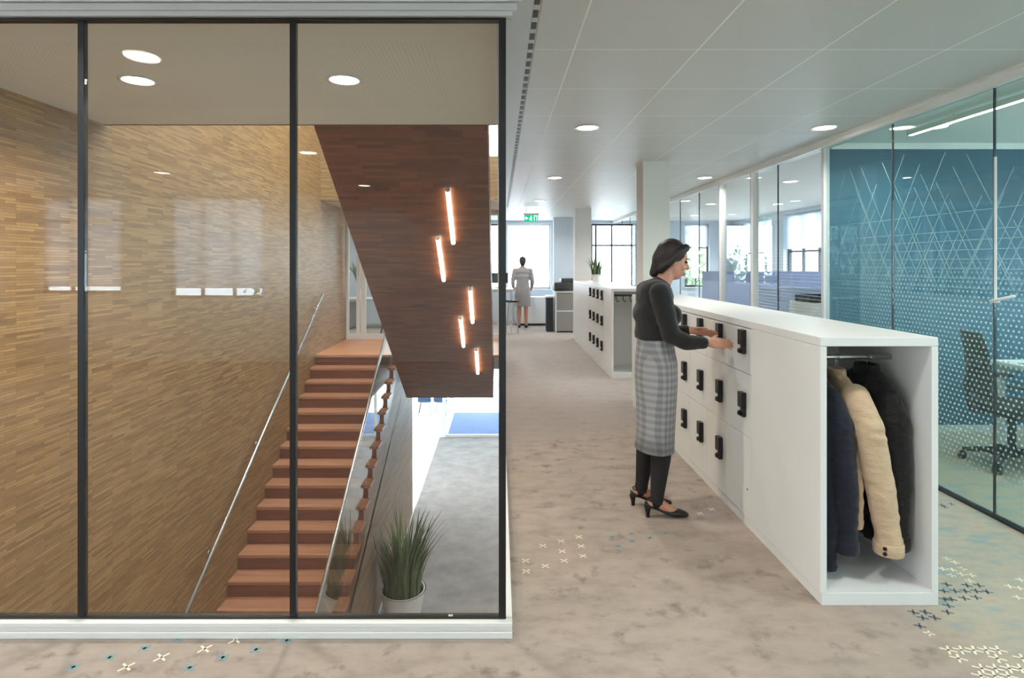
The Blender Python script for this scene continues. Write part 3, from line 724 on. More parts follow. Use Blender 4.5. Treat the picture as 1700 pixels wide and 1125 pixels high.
# ================================================================ LAMPS
def downlight_proto():
    r = thing('downlight', (0, 0, 0), 'x', 'ceiling lamp')
    build(MB().lathe([(.088, 0), (.105, -.001), (.107, -.005), (.098, -.009), (.086, -.006), (.084, -.001)], n=28), 'trim_ring', M['reflector'], r, smooth=True, local=True, origin=(0, 0, 0))
    build(MB().lathe([(.086, -.004), (.06, -.0025), (.058, -.002), (0.0005, -.002)], n=28), 'diffuser', M['lamp'], r, smooth=True, local=True, origin=(0, 0, 0))
    return r
dl0 = downlight_proto(); used = [False]
def downlight(x, y, z, label, group, power=LAMP_W, color=(1, .965, .92)):
    if not used[0]: o = dl0; used[0] = True
    else: o = copy_tree(dl0)
    o.location = (x, y, z); o['label'] = label; o['group'] = group
    area('downlight_beam', (x, y, z - .014), (0, 0, 0), .16, .16, power, color, 2.6, shape='DISK')
    return o
for y, na, nb in ((2.056, 'level with the stairwell glass corner', 'before the wardrobe end of the lockers'), (4.896, 'before the first column on the stair side', 'above the lockers beside the patterned glass'), (7.736, 'just past the first column on the stair side', 'beside the office door posts'),
                  (10.576, 'over the aisle along the second locker bank', 'between the second locker bank and the offices'), (13.416, 'near the printer cabinet and exit sign', 'before the dark framed far window')):
    for x, nm in ((.735, na), (2.70, nb)):
        downlight(x, y, CEIL - .0085, 'round white corridor ceiling lamp ' + nm, 'corridor downlights')
for x, y, nm in ((-1.95, 1.74, 'close before the glass front'), (-1.95, -1.07, 'one row back from the glass front'), (-1.95, -3.6, 'by the rear wall'), (-4.2, 1.0, 'before the white wall beside the glass front'), (-4.2, -2.4, 'before the tall rear window'),
                 (.735, -.8, 'at the corridor mouth, stair side'), (2.7, -.8, 'at the corridor mouth, office side'), (.735, -3.6, 'before the added rear corridor window'), (-6.2, -.6, 'by the added lounge windows')):
    downlight(x, y, CEIL - .0005, 'round white open-area ceiling lamp ' + nm, 'foreground downlights')
for x, y, nm in ((-.93, 3.555, 'before the upper flight'), (-2.18, 3.566, 'nearer the wood mosaic wall')):
    downlight(x, y, SC - .0005, 'round white stairwell ceiling lamp ' + nm, 'stairwell downlights', 21, (1, .92, .80))
for x, y, nm in ((3.56, 4.81, 'before the blue wall beside the glass'), (4.8, 3.2, 'over the meeting table end'), (4.6, 1.2, 'in the middle of the blue room'), (4.6, -1.5, 'at the rear of the blue room'), (3.95, 8.0, 'above the light blue screen by the glass'), (5.2, 8.0, 'above the light blue screen by the facade'),
                 (3.95, 11.0, 'behind the tall screen by the glass'), (5.2, 11.0, 'behind the tall screen by the facade'), (4.5, 13.6, 'before the narrow far window')):
    downlight(x, y, CEIL - .0205, 'round white office ceiling lamp ' + nm, 'office downlights')
for x, y, nm in ((-1.0, 13.2, 'near the high desk'), (-2.6, 13.2, 'over the blue shell chair'), (-4.4, 13.8, 'over the long desk end')):
    downlight(x, y, CEIL - .0005, 'round white landing office ceiling lamp ' + nm, 'landing office downlights')
for x, y, nm in ((1.0, 8.0, 'beside the potted plant'), (1.0, 12.0, 'over the middle of the grey carpet'), (-1.2, 13.5, 'behind the stair wall'), (1.0, 16.0, 'before the entrance screen'), (-4.0, 15.0, 'over the pale floor')):
    downlight(x, y, -.6205 if x < 0 else -.6005, 'round white lower floor ceiling lamp ' + nm, 'lower floor downlights', 26)
# linear lamp in the blue room
ll = thing('linear_lamp', (3.39, 3.7, 2.62), 'thin white linear lamp under the ceiling of the blue room', 'linear lamp')
build(MB().box(3.37, 3.41, 2.6, 4.88, 2.61, 2.65), 'lamp_housing', M['trim'], ll); build(MB().box(3.378, 3.402, 2.62, 4.86, 2.605, 2.6099), 'diffuser', M['tube'], ll)
for y in (2.9, 4.4): build(MB().tube([(3.39, y, 2.65), (3.39, y, CEIL - .021)], .004, 6), 'suspension', M['steel'], ll)

# exit sign
ex = thing('exit_sign', (.66, 12.0, 2.44), 'green lit emergency exit sign hanging from the corridor ceiling', 'exit sign')
build(MB().box(.52, .80, 11.985, 12.015, 2.41, 2.545), 'sign_box', M['exit'], ex, bevel=.004)
build(MB().box(.50, .82, 11.975, 12.025, 2.546, 2.575), 'sign_housing', M['trim'], ex)
m = MB(); m.tube([(.56, 12, 2.575), (.56, 12, CEIL - .009)], .005, 6); m.tube([(.76, 12, 2.575), (.76, 12, CEIL - .009)], .005, 6); build(m, 'suspension', M['steel'], ex)
pic = MB()
def strip(p0, p1, w_):
    p0 = Vector((p0[0], 0, p0[1])); p1 = Vector((p1[0], 0, p1[1])); d = (p1 - p0).normalized(); q = Vector((-d.z, 0, d.x)) * w_ / 2
    pic.add([Vector((.52, 11.983, 2.41)) + v for v in (p0 - q, p1 - q, p1 + q, p0 + q)], [(0, 1, 2, 3)])
strip((.02, .068), (.075, .068), .016); strip((.02, .068), (.045, .095), .014); strip((.02, .068), (.045, .041), .014)     # arrow
strip((.135, .095), (.125, .055), .022); strip((.125, .06), (.105, .03), .012); strip((.125, .06), (.148, .045), .012); strip((.148, .045), (.142, .02), .012)
strip((.135, .09), (.112, .075), .01); strip((.135, .09), (.158, .078), .01); strip((.138, .104), (.138, .120), .016)      # running figure
strip((.20, .018), (.20, .118), .012); strip((.25, .018), (.25, .118), .012); strip((.195, .115), (.255, .115), .012)      # doorway
build(pic, 'pictogram', M['exit_white'], ex)

# ================================================================ LOCKER BANKS
def locker_handle_proto():
    m = MB()
    m.box(-.030, 0, -.030, .030, -.018, .072); m.box(-.024, 0, -.030, .004, -.065, -.0181); m.box(-.024, 0, -.026, .030, -.072, -.040)
    m.tube([(-.028, .012, -.055), (-.034, .012, -.055)], .014, 12)
    o = build(m, 'handle', M['handle'], local=True, origin=(0, 0, 0), bevel=.003); return o
def lockers(name, label, XL, XRt, Ya, Yb, wy, ncol, niche, skip=(), H=1.217):
    r = thing(name, ((XL + XRt) / 2, (Ya + Yb) / 2, 0), label, 'locker')
    t = .03; base = .058
    carc = MB()
    carc.box(XL + .02, XRt, Ya + wy, Yb, base, H - .042)                 # body behind the doors
    build(carc, 'carcass', M['lockerin'], r)
    build(MB().box(XL, XRt, Ya, Yb, H - .0415, H), 'top', M['locker'], r, bevel=.003)
    build(MB().box(XL + .006, XRt, Ya, Yb, 0, base - .0005), 'plinth', M['locker'], r, bevel=.002)
    build(MB().box(XL, XL + t, Ya, Ya + wy - .002, base, H - .042), 'side_panel', M['locker'], r, bevel=.002)
    build(MB().box(XRt - t, XRt, Ya, Ya + wy - .001, base, H - .042), 'side_panel', M['locker'], r, bevel=.002)
    build(MB().box(XL + t + .0005, XRt - t - .0005, Ya + .002, Ya + wy - .001, base, base + .012), 'niche_floor', M['lockerin'], r)
    zrow = [base + .003, .5335, .9035 - .0, H - .045]
    zrow = [base + .003, .160 + .374, .160 + .744, H - .045]
    dw = .365
    d0 = {}
    for c in range(ncol):
        for k in range(3):
            ya = Ya + wy + c * dw + .0015; yb = ya + dw - .003; z0, z1 = zrow[k] + .0015, zrow[k + 1] - .0015
            key = k
            if key not in d0:
                d = build(MB().box(XL, XL + .0195, ya, yb, z0, z1), 'door', M['locker'], r, bevel=.0015); d0[key] = (d, ya)
            else:
                d = d0[key][0].copy(); COL.objects.link(d); d.location.y += ya - d0[key][1]
            hz = .347 + .371 * k
            if (c, k) in skip:
                hh = build(MB().tube([(XL - .001, ya + .05, hz - .12), (XL + .004, ya + .05, hz - .12)], .007, 10), 'key_hole', M['handle'], d)
            else:
                h = HP.copy(); COL.objects.link(h); h.parent = d
                h.location = Vector((XL - .0005, ya + .092, hz)) - wpos(d)
    yend = Ya + wy + ncol * dw
    if yend < Yb - .01: build(MB().box(XL, XL + .0195, yend + .002, Yb, base, H - .043), 'filler_panel', M['locker'], r)
    return r
HP = locker_handle_proto()
NX0, NX1, NY0, NY1 = 1.46, 1.996, 2.68, 6.47
bank1 = lockers('locker_bank', 'long white locker bank with an open wardrobe end full of coats', NX0, NX1, NY0, NY1, .735, 8, 'coats', skip=((0, 0),))
rl_ = MB(); rl_.tube([(NX0 + .0305, 2.96, 1.085), (NX1 - .0305, 2.96, 1.085)], .013, 12); build(rl_, 'clothes_rail', M['steel'], bank1, smooth=True)
bank2 = lockers('locker_bank', 'shorter white locker bank with a plant on top and a hook niche', 1.527, 2.063, 8.0, 11.96, .60, 4, 'hooks')
m = MB(); m.box(1.575, 2.02, 8.03, 8.06, 1.11, 1.135)
build(m, 'hook_rail', M['handle'], bank2)
for i in range(5):
    x = 1.60 + i * .095; h = MB(); h.tube([(x, 8.045, 1.11), (x, 8.04, 1.06), (x + .018, 8.03, 1.035), (x + .036, 8.025, 1.05)], .006, 8); build(h, 'hook', M['handle'], bank2, smooth=True)
bpy.data.objects.remove(HP)

# ================================================================ COATS
def coat(name, label, mat, xs_, xc, ysh, zsh, zc, zhem, thick, seed, cuff_btn=False, body_dx=0.0, sleeve_r=.062, lean=0.0):
    """rail runs along X; the shoulders run along Y; the near sleeve hangs towards the room"""
    r = thing(name, (xs_, 2.98, zhem), label, 'coat', None)
    yc = 2.98; rnd = random.Random(seed); ph = [rnd.uniform(0, 6) for _ in range(6)]
    def rib(z, hy, hx, cx, cyy=yc, n=28):
        out = []
        for k in range(n):
            a = 2 * PI * k / n; ca, sa = math.cos(a), math.sin(a)
            fold = 1 + .16 * math.sin(5 * a + ph[0] + z * 3) * (1.05 - z)
            out.append(Vector((cx + hx * fold * (abs(ca) ** .8) * (1 if ca > 0 else -1), cyy + hy * (abs(sa) ** .7) * (1 if sa > 0 else -1), z)))
        return out
    body = MB(); ztop = zsh + .085; xr = xs_ - .028
    xb = lambda z: xr + body_dx * (ztop - z) / (ztop - zhem)
    body.loft([rib(zhem, .215, thick, xb(zhem)), rib(zhem + .2, .215, thick * .95, xb(zhem + .2)), rib((zhem + zsh) / 2, .20, thick * .95, xb((zhem + zsh) / 2)), rib(zsh - .12, .20, thick, xb(zsh - .12)), rib(zsh, .20, thick * .85, xb(zsh)), rib(zsh + .05, .13, thick * .7, xb(zsh + .05)), rib(ztop, .06, thick * .55, xr)])
    ys = ysh
    def disp(co):
        q = Vector((co.x * 12 + ph[1], co.y * 12 + ph[2], co.z * 22 + ph[3]))
        return .005 * noise.noise(q) + .0035 * noise.noise(q * 2.3)
    def crease(co):
        q = Vector((co.x * 14 + ph[4], co.y * 14 + ph[2], co.z * 16 + ph[5]))
        w_ = noise.noise(q * .6)
        return .004 * noise.noise(q) + .0045 * math.sin(co.z * 95 + 5 * w_) * max(0, noise.noise(q * .35 + Vector((3, 1, 0))) + .25)
    fuse(body, 'coat_body', mat, r, .011, 3, disp=disp)
    for sgn, yy in ((0, ys), (1, 2 * yc - ys)):
        p0 = Vector((xr, yy + (.06 if not sgn else -.06), zsh - .01)); p1 = Vector((xs_ + .0, yy + (.01 if not sgn else -.01), zsh - .13)); p3 = Vector((xc if not sgn else xr + (xc - xs_) * .3, yy, zc)); p2 = p1.lerp(p3, .52) + Vector((.008, -.008 if not sgn else .008, 0))
        sv = MB(); sv.chain([(p0, sleeve_r * .95), (p1, sleeve_r * 1.02), (p2, sleeve_r * .92), (p3 + Vector((0, 0, .05)), sleeve_r * .80)])
        sv.tube([p3 + Vector((0, 0, .07)), p3], [sleeve_r * .86, sleeve_r * .88], 16)
        fuse(sv, 'sleeve', mat, r, .009, 2, disp=crease)
    col_ = MB(); n = 20; rings = []
    for (z, ry, rx) in ((ztop - .035, .085, thick * .8), (ztop + .01, .075, thick * .75), (ztop + .02, .07, thick * .7), (ztop + .015, .055, thick * .5), (ztop - .02, .05, thick * .45)):
        rings.append([Vector((xr + rx * math.cos(2 * PI * k / n), yc + ry * math.sin(2 * PI * k / n), z)) for k in range(n)])
    col_.loft(rings, cap=True); build(col_, 'collar', mat, r, smooth=True)
    # cuff
    p3 = Vector((xc, ys, zc)); cf = MB(); rr = sleeve_r * .90
    cf.lathe([(rr * .8, -.004), (rr * 1.0, -.006), (rr * 1.04, .0), (rr * 1.04, .045), (rr * .98, .052), (rr * .85, .05)], p3, 20)
    cu = build(cf, 'cuff', mat, r, smooth=True)
    if cuff_btn:
        for dz in (.012, .036):
            b = MB(); a = Vector((xc - rr * .72, ys - rr * .72, zc + dz)); d = Vector((-.7, -.7, 0)); b.tube([a, a + d * .008], .0085, 12); build(b, 'button', M['handle'], cu)
    # hanger
    hg = thing('coat_hanger', (xr, yc, ztop + .01), 'thin metal hanger carrying the %s' % label.split(' hanging')[0], 'hanger')
    zt = 1.085; h = MB(); pts = [(xr, 2.96 + .018 * math.sin(a), zt + .018 * math.cos(a)) for a in [(-2.2 + i * .55) for i in range(8)]]
    h.tube([Vector((xr, yc, ztop - .03)), Vector((xr, yc, zt - .035))] + [Vector(p) for p in pts[::-1]], .003, 6); build(h, 'hook', M['steel'], hg, smooth=True)
    h = MB(); h.tube([(xr, yc - .185, zsh - .0), (xr, yc - .06, ztop - .045), (xr, yc, ztop - .028), (xr, yc + .06, ztop - .045), (xr, yc + .185, zsh - .0)], .006, 8); build(h, 'shoulder_bar', M['steel'], hg, smooth=True)
    return r
coat('navy_coat', 'long navy coat hanging beside the left wardrobe panel', M['navy'], 1.615, 1.640, 2.785, .925, .20, .10, .058, 3, body_dx=-.02, sleeve_r=.058)
coat('beige_jacket', 'beige cotton jacket with buttoned cuff hanging between two dark coats', M['beige'], 1.728, 1.822, 2.76, .925, .205, .30, .042, 5, True, body_dx=.0, sleeve_r=.068)
coat('black_jacket', 'black jacket hanging beside the right wardrobe panel', M['blackcoat'], 1.886, 1.890, 2.82, .945, .205, .20, .066, 9, body_dx=.02, sleeve_r=.070)

# ================================================================ PEOPLE
def finger(m, p, d, bend, L, r=.0085):
    p = Vector(p); d = Vector(d).normalized(); q = p + d * L * .45; d2 = (d + Vector(bend) * .6).normalized(); s_ = q + d2 * L * .32; d3 = (d2 + Vector(bend) * .7).normalized(); e = s_ + d3 * L * .26
    m.chain([(p, r), (q, r * .97), (s_, r * .9), (e, r * .8)], 10)
def hand(m, w_, d, up, side):
    """w_: wrist, d: direction of the fingers, up: back of the hand, side: towards the thumb"""
    w_ = Vector(w_); d = Vector(d).normalized(); side = Vector(side).normalized(); up = Vector(up).normalized()
    m.capsule(w_, .024, w_ + d * .035, .027)
    for k, L in enumerate((.070, .080, .074, .058)):
        o = side * (.028 - k * .0185)
        m.capsule(w_ + d * .02 + o * .7, .016, w_ + d * .082 + o, .0115, 10)
        finger(m, w_ + d * .085 + o, d + side * (.10 - k * .06), -up * .55, L, .0088 if k < 3 else .0078)
    finger(m, w_ + d * .022 + side * .026, d * .7 + side * .75 - up * .2, d * .3 - up * .2, .072, .0105)
def head(m, c, rotz, tilt):
    """head pointing +X, then turned; c = centre"""
    R = Matrix.Rotation(rotz, 3, 'Z') @ Matrix.Rotation(tilt, 3, 'Y'); c = Vector(c)
    T = lambda x, y, z: c + R @ Vector((x, y, z))
    m.ell(T(-.008, 0, .02), .092, .074, .098, R.to_4x4()); m.ell(T(.022, 0, -.04), .066, .058, .078, R.to_4x4())
    m.capsule(T(.06, 0, -.085), .022, T(.045, 0, -.09), .026)
    m.capsule(T(.082, 0, .012), .010, T(.102, 0, -.022), .014, 10); m.ell(T(.084, 0, -.058), .014, .024, .007, R.to_4x4()); m.ell(T(.082, 0, -.069), .014, .021, .008, R.to_4x4())
    for s_ in (-1, 1):
        m.ell(T(-.004, s_ * .074, -.008), .018, .008, .03, R.to_4x4()); m.ell(T(.066, s_ * .032, -.03), .022, .022, .02, R.to_4x4())
        m.capsule(T(.080, s_ * .014, .030), .008, T(.070, s_ * .046, .030), .007, 8)
    return T, R
def face(root, T, R):
    for s_ in (-1, 1):
        e = MB(); e.ell(T(.079, s_ * .031, .010), .009, .013, .008, R.to_4x4(), 12, 8); build(e, 'eye', M['eye'], root, smooth=True)
        e = MB(); e.tube([T(.087, s_ * .017, .030), T(.086, s_ * .033, .034), T(.074, s_ * .05, .028)], .0035, 6); build(e, 'eyebrow', M['hair'], root, smooth=True)
    e = MB(); e.ell(T(.090, 0, -.0595), .008, .023, .006, R.to_4x4(), 14, 8); e.ell(T(.089, 0, -.069), .008, .020, .006, R.to_4x4(), 14, 8); build(e, 'lips', M['lips'], root, smooth=True)
M['eye'] = plain('eye', (60, 44, 36), 0.2, var=0.1); M['lips'] = plain('lips', (168, 92, 86), 0.5, var=0.05)

# --- woman at the lockers, facing +X
wx, wy = .965, 3.70
wo = thing('person', (wx, wy, 0), 'woman in black top, grey check skirt and heels reaching to the lockers', 'person')
b = MB(); W = lambda x, y, z: Vector((wx + x, wy + y, z))
T, R = head(b, W(.125, 0, 1.575), -.12, .30)
b.chain([(W(.03, 0, 1.37), .062), (W(.065, 0, 1.44), .052), (W(.10, 0, 1.52), .052)])
sh = {}
ellr = lambda z, cx, rx, ry: b.ell(W(cx, 0, z), rx, ry, .11)
for z, cx, rx, ry in ((1.34, .01, .098, .165), (1.24, .0, .108, .155), (1.12, .01, .098, .135), (1.0, .02, .105, .150), (.90, .02, .115, .165), (.82, .02, .108, .160)): ellr(z, cx, rx, ry)
for s_ in (-1, 1): b.ell(W(.095, s_ * .07, 1.235), .055, .062, .06)
# legs: right (near) leg forward, left behind
legR = [(W(.02, -.085, .84), .085), (W(.035, -.08, .50), .058), (W(.028, -.08, .36), .056), (W(.005, -.08, .12), .034), (W(.0, -.08, .095), .034)]
legL = [(W(.0, .085, .84), .085), (W(.0, .085, .50), .058), (W(-.02, .09, .36), .056), (W(-.045, .10, .13), .034), (W(-.05, .10, .10), .034)]
for L in (legR, legL):
    b.chain(L)
    a = L[-1][0]; b.chain([(a, .034), (a + Vector((.07, 0, -.045)), .030), (a + Vector((.125, 0, -.073)), .026), (a + Vector((.165, 0, -.075)), .020)])
    b.capsule(a, .03, a + Vector((-.028, 0, -.012)), .028)
# arms: right arm (near) reaching to a locker handle, left arm too
armR = [(W(.0, -.175, 1.375), .052), (W(.055, -.20, 1.13), .042), (W(.15, -.19, 1.085), .036), (W(.30, -.15, 1.075), .025)]
armL = [(W(.0, .175, 1.375), .052), (W(.07, .20, 1.13), .042), (W(.16, .19, 1.10), .036), (W(.29, .14, 1.12), .025)]
for L in (armR, armL): b.chain(L)
hand(b, armR[-1][0], (1, .12, -.05), (0, -.7, .7), (.0, .7, .7))
hand(b, armL[-1][0], (1, -.15, -.15), (0, .6, .8), (0, -.8, .6))
fuse(b, 'body', M['skin'], wo, .0065, 4)
face(wo, T, R)
h = MB(); h.ell(T(-.022, 0, .034), .096, .087, .098, R.to_4x4()); h.ell(T(-.075, 0, -.01), .05, .066, .082, R.to_4x4()); h.chain([(T(-.07, 0, -.05), .05), (T(-.085, 0, -.11), .03)])
for s_ in (-1, 1): h.chain([(T(.045, s_ * .05, .09), .028), (T(.01, s_ * .078, .05), .024), (T(-.03, s_ * .078, -.03), .026), (T(-.06, s_ * .05, -.08), .028)])
hair = fuse(h, 'hair', M['hair'], wo, .007, 3, disp=lambda c: .002 * noise.noise(Vector((c.x * 60, c.y * 60, c.z * 14))))
t = MB()
for z, cx, rx, ry in ((1.345, .01, .112, .182), (1.24, .0, .122, .172), (1.14, .01, .116, .155)): t.ell(W(cx, 0, z), rx, ry, .115)
for s_ in (-1, 1): t.ell(W(.10, s_ * .07, 1.235), .062, .07, .068)
rg = []
for z, rx, ry in ((1.085, .122, .158), (1.12, .118, .156), (1.2, .112, .155)): rg.append([W(.01 + rx * math.cos(2 * PI * k / 24), ry * math.sin(2 * PI * k / 24), z) for k in range(24)])
t.loft(rg)
for L in (armR, armL):
    e = L[2][0].lerp(L[3][0], .72); t.chain([(L[0][0], .066), (L[1][0], .056), (L[2][0], .048), (e, .038)])
t.capsule(W(.02, 0, 1.39), .078, W(.045, 0, 1.415), .066)
fuse(t, 'sweater', M['knit'], wo, .009, 4, disp=lambda c: .004 * noise.noise(Vector((c.x * 16, c.y * 16, c.z * 26))))
sk = MB(); rg = []
for z, cx, rx, ry in ((1.13, .01, .104, .142), (1.04, .015, .112, .152), (.94, .02, .126, .174), (.84, .02, .128, .178), (.68, .02, .120, .172), (.52, .015, .116, .168), (.40, .01, .118, .172), (.402, .01, .112, .166), (.6, .015, .10, .15)):
    rg.append([W(cx + rx * (1 + .03 * math.sin(6 * a + 1) * max(0, (1 - z))) * math.cos(a), ry * (1 + .03 * math.sin(7 * a) * max(0, (1 - z))) * math.sin(a), z) for a in [2 * PI * k / 40 for k in range(40)]])
sk.loft(rg, cap=False); build(sk, 'skirt', M['skirt'], wo, smooth=True)
for L, nm in ((legR, 'legging'), (legL, 'legging')):
    q = MB(); q.chain([(p, r_ + .006) for p, r_ in L[1:4]]); q.chain([(L[3][0], L[3][1] + .008), (L[4][0], L[4][1] + .008)]); fuse(q, nm, M['tights'], wo, .008, 3)
def heel_shoe(root, a, mirror=1):
    """pump with a block heel; a = ankle position"""
    a = Vector((a.x, a.y, 0)); prof = [(-.065, .060, .022, .095), (-.045, .058, .030, .085), (-.01, .050, .031, .066), (.04, .030, .030, .048), (.08, .012, .036, .046), (.12, .004, .040, .050), (.155, .003, .036, .045), (.185, .004, .022, .032), (.198, .008, .008, .022)]
    m = MB(); rg = []
    for x, zb, hw, zt in prof:
        zc = (zb + zt) / 2; hz = (zt - zb) / 2
        rg.append([a + Vector((x, hw * (abs(math.cos(t_)) ** .7) * (1 if math.cos(t_) > 0 else -1), zc + hz * math.sin(t_))) for t_ in [2 * PI * k / 16 for k in range(16)]])
    m.loft(rg); s_ = build(m, 'shoe', M['leather'], root, smooth=True)
    m = MB(); rg = []
    for z, rr, dx in ((0, .012, -.050), (.02, .012, -.050), (.05, .018, -.052), (.068, .024, -.050)): rg.append([a + Vector((dx + rr * math.cos(2 * PI * k / 12), rr * math.sin(2 * PI * k / 12), z)) for k in range(12)])
    m.loft(rg); build(m, 'heel', M['leather'], s_, smooth=True)
    m = MB(); rg = [a + Vector((-.005 + .048 * math.cos(t_), .040 * math.sin(t_), .098 - .012 * math.cos(t_))) for t_ in [2 * PI * k / 20 for k in range(21)]]
    m.tube(rg, .0045, 6); build(m, 'ankle_strap', M['leather'], s_, smooth=True)
heel_shoe(wo, legR[-1][0]); heel_shoe(wo, legL[-1][0])

# --- standing person far down the corridor, seen from behind (facing +Y)
px_, py_ = .58, 14.35
po = thing('person', (px_, py_, 0), 'person in a grey knee-length dress standing at the far desks', 'person')
b = MB(); Q = lambda x, y, z: Vector((px_ + x, py_ + y, z))
T2, R2 = head(b, Q(0, .03, 1.60), PI / 2, .15)
b.chain([(Q(0, 0, 1.40), .06), (Q(0, .015, 1.52), .052)])
for z, rx, ry in ((1.36, .17, .10), (1.24, .16, .11), (1.1, .135, .10), (.98, .155, .11), (.88, .17, .115)): b.ell(Q(0, 0, z), rx, ry, .12)
for s_ in (-1, 1):
    b.chain([(Q(s_ * .085, 0, .85), .085), (Q(s_ * .085, .01, .48), .056), (Q(s_ * .085, -.01, .34), .055), (Q(s_ * .085, -.01, .09), .034)])
    b.chain([(Q(s_ * .085, -.02, .045), .036), (Q(s_ * .09, .06, .035), .030), (Q(s_ * .095, .14, .025), .022)])
    a0 = [(Q(s_ * .185, 0, 1.39), .05), (Q(s_ * .24, .02, 1.12), .04), (Q(s_ * .22, .12, .95), .026)]
    b.chain(a0); hand(b, a0[-1][0], (-s_ * .1, .9, -.3), (s_ * .8, 0, .5), (-s_ * .6, .2, .7))
fuse(b, 'body', M['skin'], po, .008, 4); face(po, T2, R2)
h = MB(); h.ell(T2(-.02, 0, .035), .097, .088, .097, R2.to_4x4()); h.ell(T2(-.07, 0, -.02), .05, .07, .09, R2.to_4x4()); fuse(h, 'hair', M['hair'], po, .008, 3)
t = MB()
for z, rx, ry in ((1.36, .185, .115), (1.24, .175, .125), (1.1, .155, .118)): t.ell(Q(0, 0, z), rx, ry, .12)
rg = []
for z, rx, ry in ((.52, .20, .14), (.8, .195, .14), (.95, .18, .13), (1.1, .155, .117), (1.2, .16, .115)): rg.append([Q(rx * math.cos(2 * PI * k / 24), ry * math.sin(2 * PI * k / 24), z) for k in range(24)])
t.loft(rg)
for s_ in (-1, 1): t.chain([(Q(s_ * .185, 0, 1.39), .064), (Q(s_ * .24, .02, 1.12), .054), (Q(s_ * .225, .09, .99), .04)])
fuse(t, 'dress', M['greycloth'], po, .012, 4)
for s_ in (-1, 1):
    m = MB(); m.capsule(Q(s_ * .085, -.03, .04), .042, Q(s_ * .095, .14, .03), .032); fuse(m, 'shoe', M['leather'], po, .008, 2)

# ================================================================ OFFICE FURNITURE
def office_chair_proto():
    r = thing('office_chair', (0, 0, 0), 'x', 'chair')           # faces +X
    bd = lambda m, n, mt, p=r, **k: build(m, n, mt, p, local=True, origin=(0, 0, 0), **k)
    m = MB(); m.lathe([(.03, .075), (.05, .08), (.05, .13), (.03, .14)], n=16, cap=True); m.tube([(0, 0, .12), (0, 0, .40)], .028, 12); bd(m, 'column', M['chairframe'], smooth=True)
    for i in range(5):
        a = 2 * PI * i / 5 + .3; d = Vector((math.cos(a), math.sin(a), 0)); m = MB()
        m.tube([d * .03 + Vector((0, 0, .115)), d * .18 + Vector((0, 0, .10)), d * .30 + Vector((0, 0, .075))], [.028, .022, .016], 10); arm = bd(m, 'base_arm', M['chairframe'], smooth=True)
        q = Vector((-d.y, d.x, 0)); m = MB()
        for s_ in (-1, 1): m.tube([d * .30 + q * s_ * .008 + Vector((0, 0, .03)), d * .30 + q * s_ * .026 + Vector((0, 0, .03))], .03, 14)
        m.tube([d * .30 + Vector((0, 0, .03)), d * .30 + Vector((0, 0, .07))], .008, 8); bd(m, 'caster', M['chairframe'], arm)
    m = MB(); rg = []
    for z, k_ in ((.42, .90), (.435, 1.0), (.475, 1.0), (.49, .93)):
        rg.append([Vector((.02 + .235 * k_ * (abs(math.cos(t_)) ** .5) * (1 if math.cos(t_) > 0 else -1), .235 * k_ * (abs(math.sin(t_)) ** .5) * (1 if math.sin(t_) > 0 else -1), z)) for t_ in [2 * PI * k / 28 for k in range(28)]])
    m.loft(rg); bd(m, 'seat', M['mesh'], smooth=True)
    m = MB(); m.box(-.12, .12, -.07, .07, .38, .42); bd(m, 'mechanism', M['chairframe'], bevel=.01)
    m = MB(); rg = []
    for z, hw, xo in ((.52, .19, -.215), (.60, .215, -.235), (.72, .225, -.235), (.86, .22, -.25), (.98, .21, -.275), (1.03, .19, -.285)):
        ro = []
        for k in range(9):
            y = -hw + 2 * hw * k / 8; cv = .035 * (y / hw) ** 2; ro.append(Vector((xo + cv, y, z)))
        for k in range(8, -1, -1):
            y = -hw + 2 * hw * k / 8; cv = .035 * (y / hw) ** 2; ro.append(Vector((xo + cv - .022, y, z)))
        rg.append(ro)
    m.loft(rg); bd(m, 'backrest', M['mesh'], smooth=False, bevel=.006)
    m = MB(); m.tube([(-.10, 0, .40), (-.26, 0, .42), (-.29, 0, .60), (-.275, 0, .80)], [.022, .022, .02, .014], 10); bd(m, 'back_support', M['chairframe'], smooth=True)
    for s_ in (-1, 1):
        m = MB(); m.tube([(0, s_ * .10, .40), (0, s_ * .27, .42), (-.01, s_ * .28, .64)], .015, 10); ar = bd(m, 'armrest', M['chairframe'], smooth=True)
        m = MB(); m.box(-.13, .11, s_ * .28 - .035, s_ * .28 + .035, .64, .665); bd(m, 'arm_pad', M['chairframe'], ar, bevel=.01)
    return r
oc = office_chair_proto(); oc.location = (3.93, 4.52, 0); oc.rotation_euler.z = -.35
oc['label'] = 'dark mesh office chair on casters at the white table in the blue room'; oc['group'] = 'office swivel chairs'
for x, y, a, l in ((4.0, 8.25, -1.9, 'dark office chair behind the light blue desk screen'), (4.9, 7.9, -1.3, 'dark office chair further along the light blue desk screen')):
    c = copy_tree(oc); c.location = (x, y, 0); c.rotation_euler.z = a; c['label'] = l

def table(name, label, x0, x1, ya, yb, h, mat=None, leg='steel', th=.03):
    r = thing(name, ((x0 + x1) / 2, (ya + yb) / 2, 0), label, 'table')
    build(MB().box(x0, x1, ya, yb, h - th, h), 'tabletop', mat or M['white_top'], r, bevel=.006)
    for x in (x0 + .05, x1 - .05):
        for y in (ya + .05, yb - .05): build(MB().box(x - .02, x + .02, y - .02, y + .02, 0, h - th), 'leg', M[leg], r)
    fr_ = MB(); fr_.box(x0 + .07, x1 - .07, ya + .04, ya + .06, h - th - .05, h - th); fr_.box(x0 + .07, x1 - .07, yb - .06, yb - .04, h - th - .05, h - th); build(fr_, 'apron', M[leg], r)
    return r
table('meeting_table', 'white meeting table behind the patterned glass', 4.12, 5.7, 4.05, 4.95, .75, leg='trimgrey')
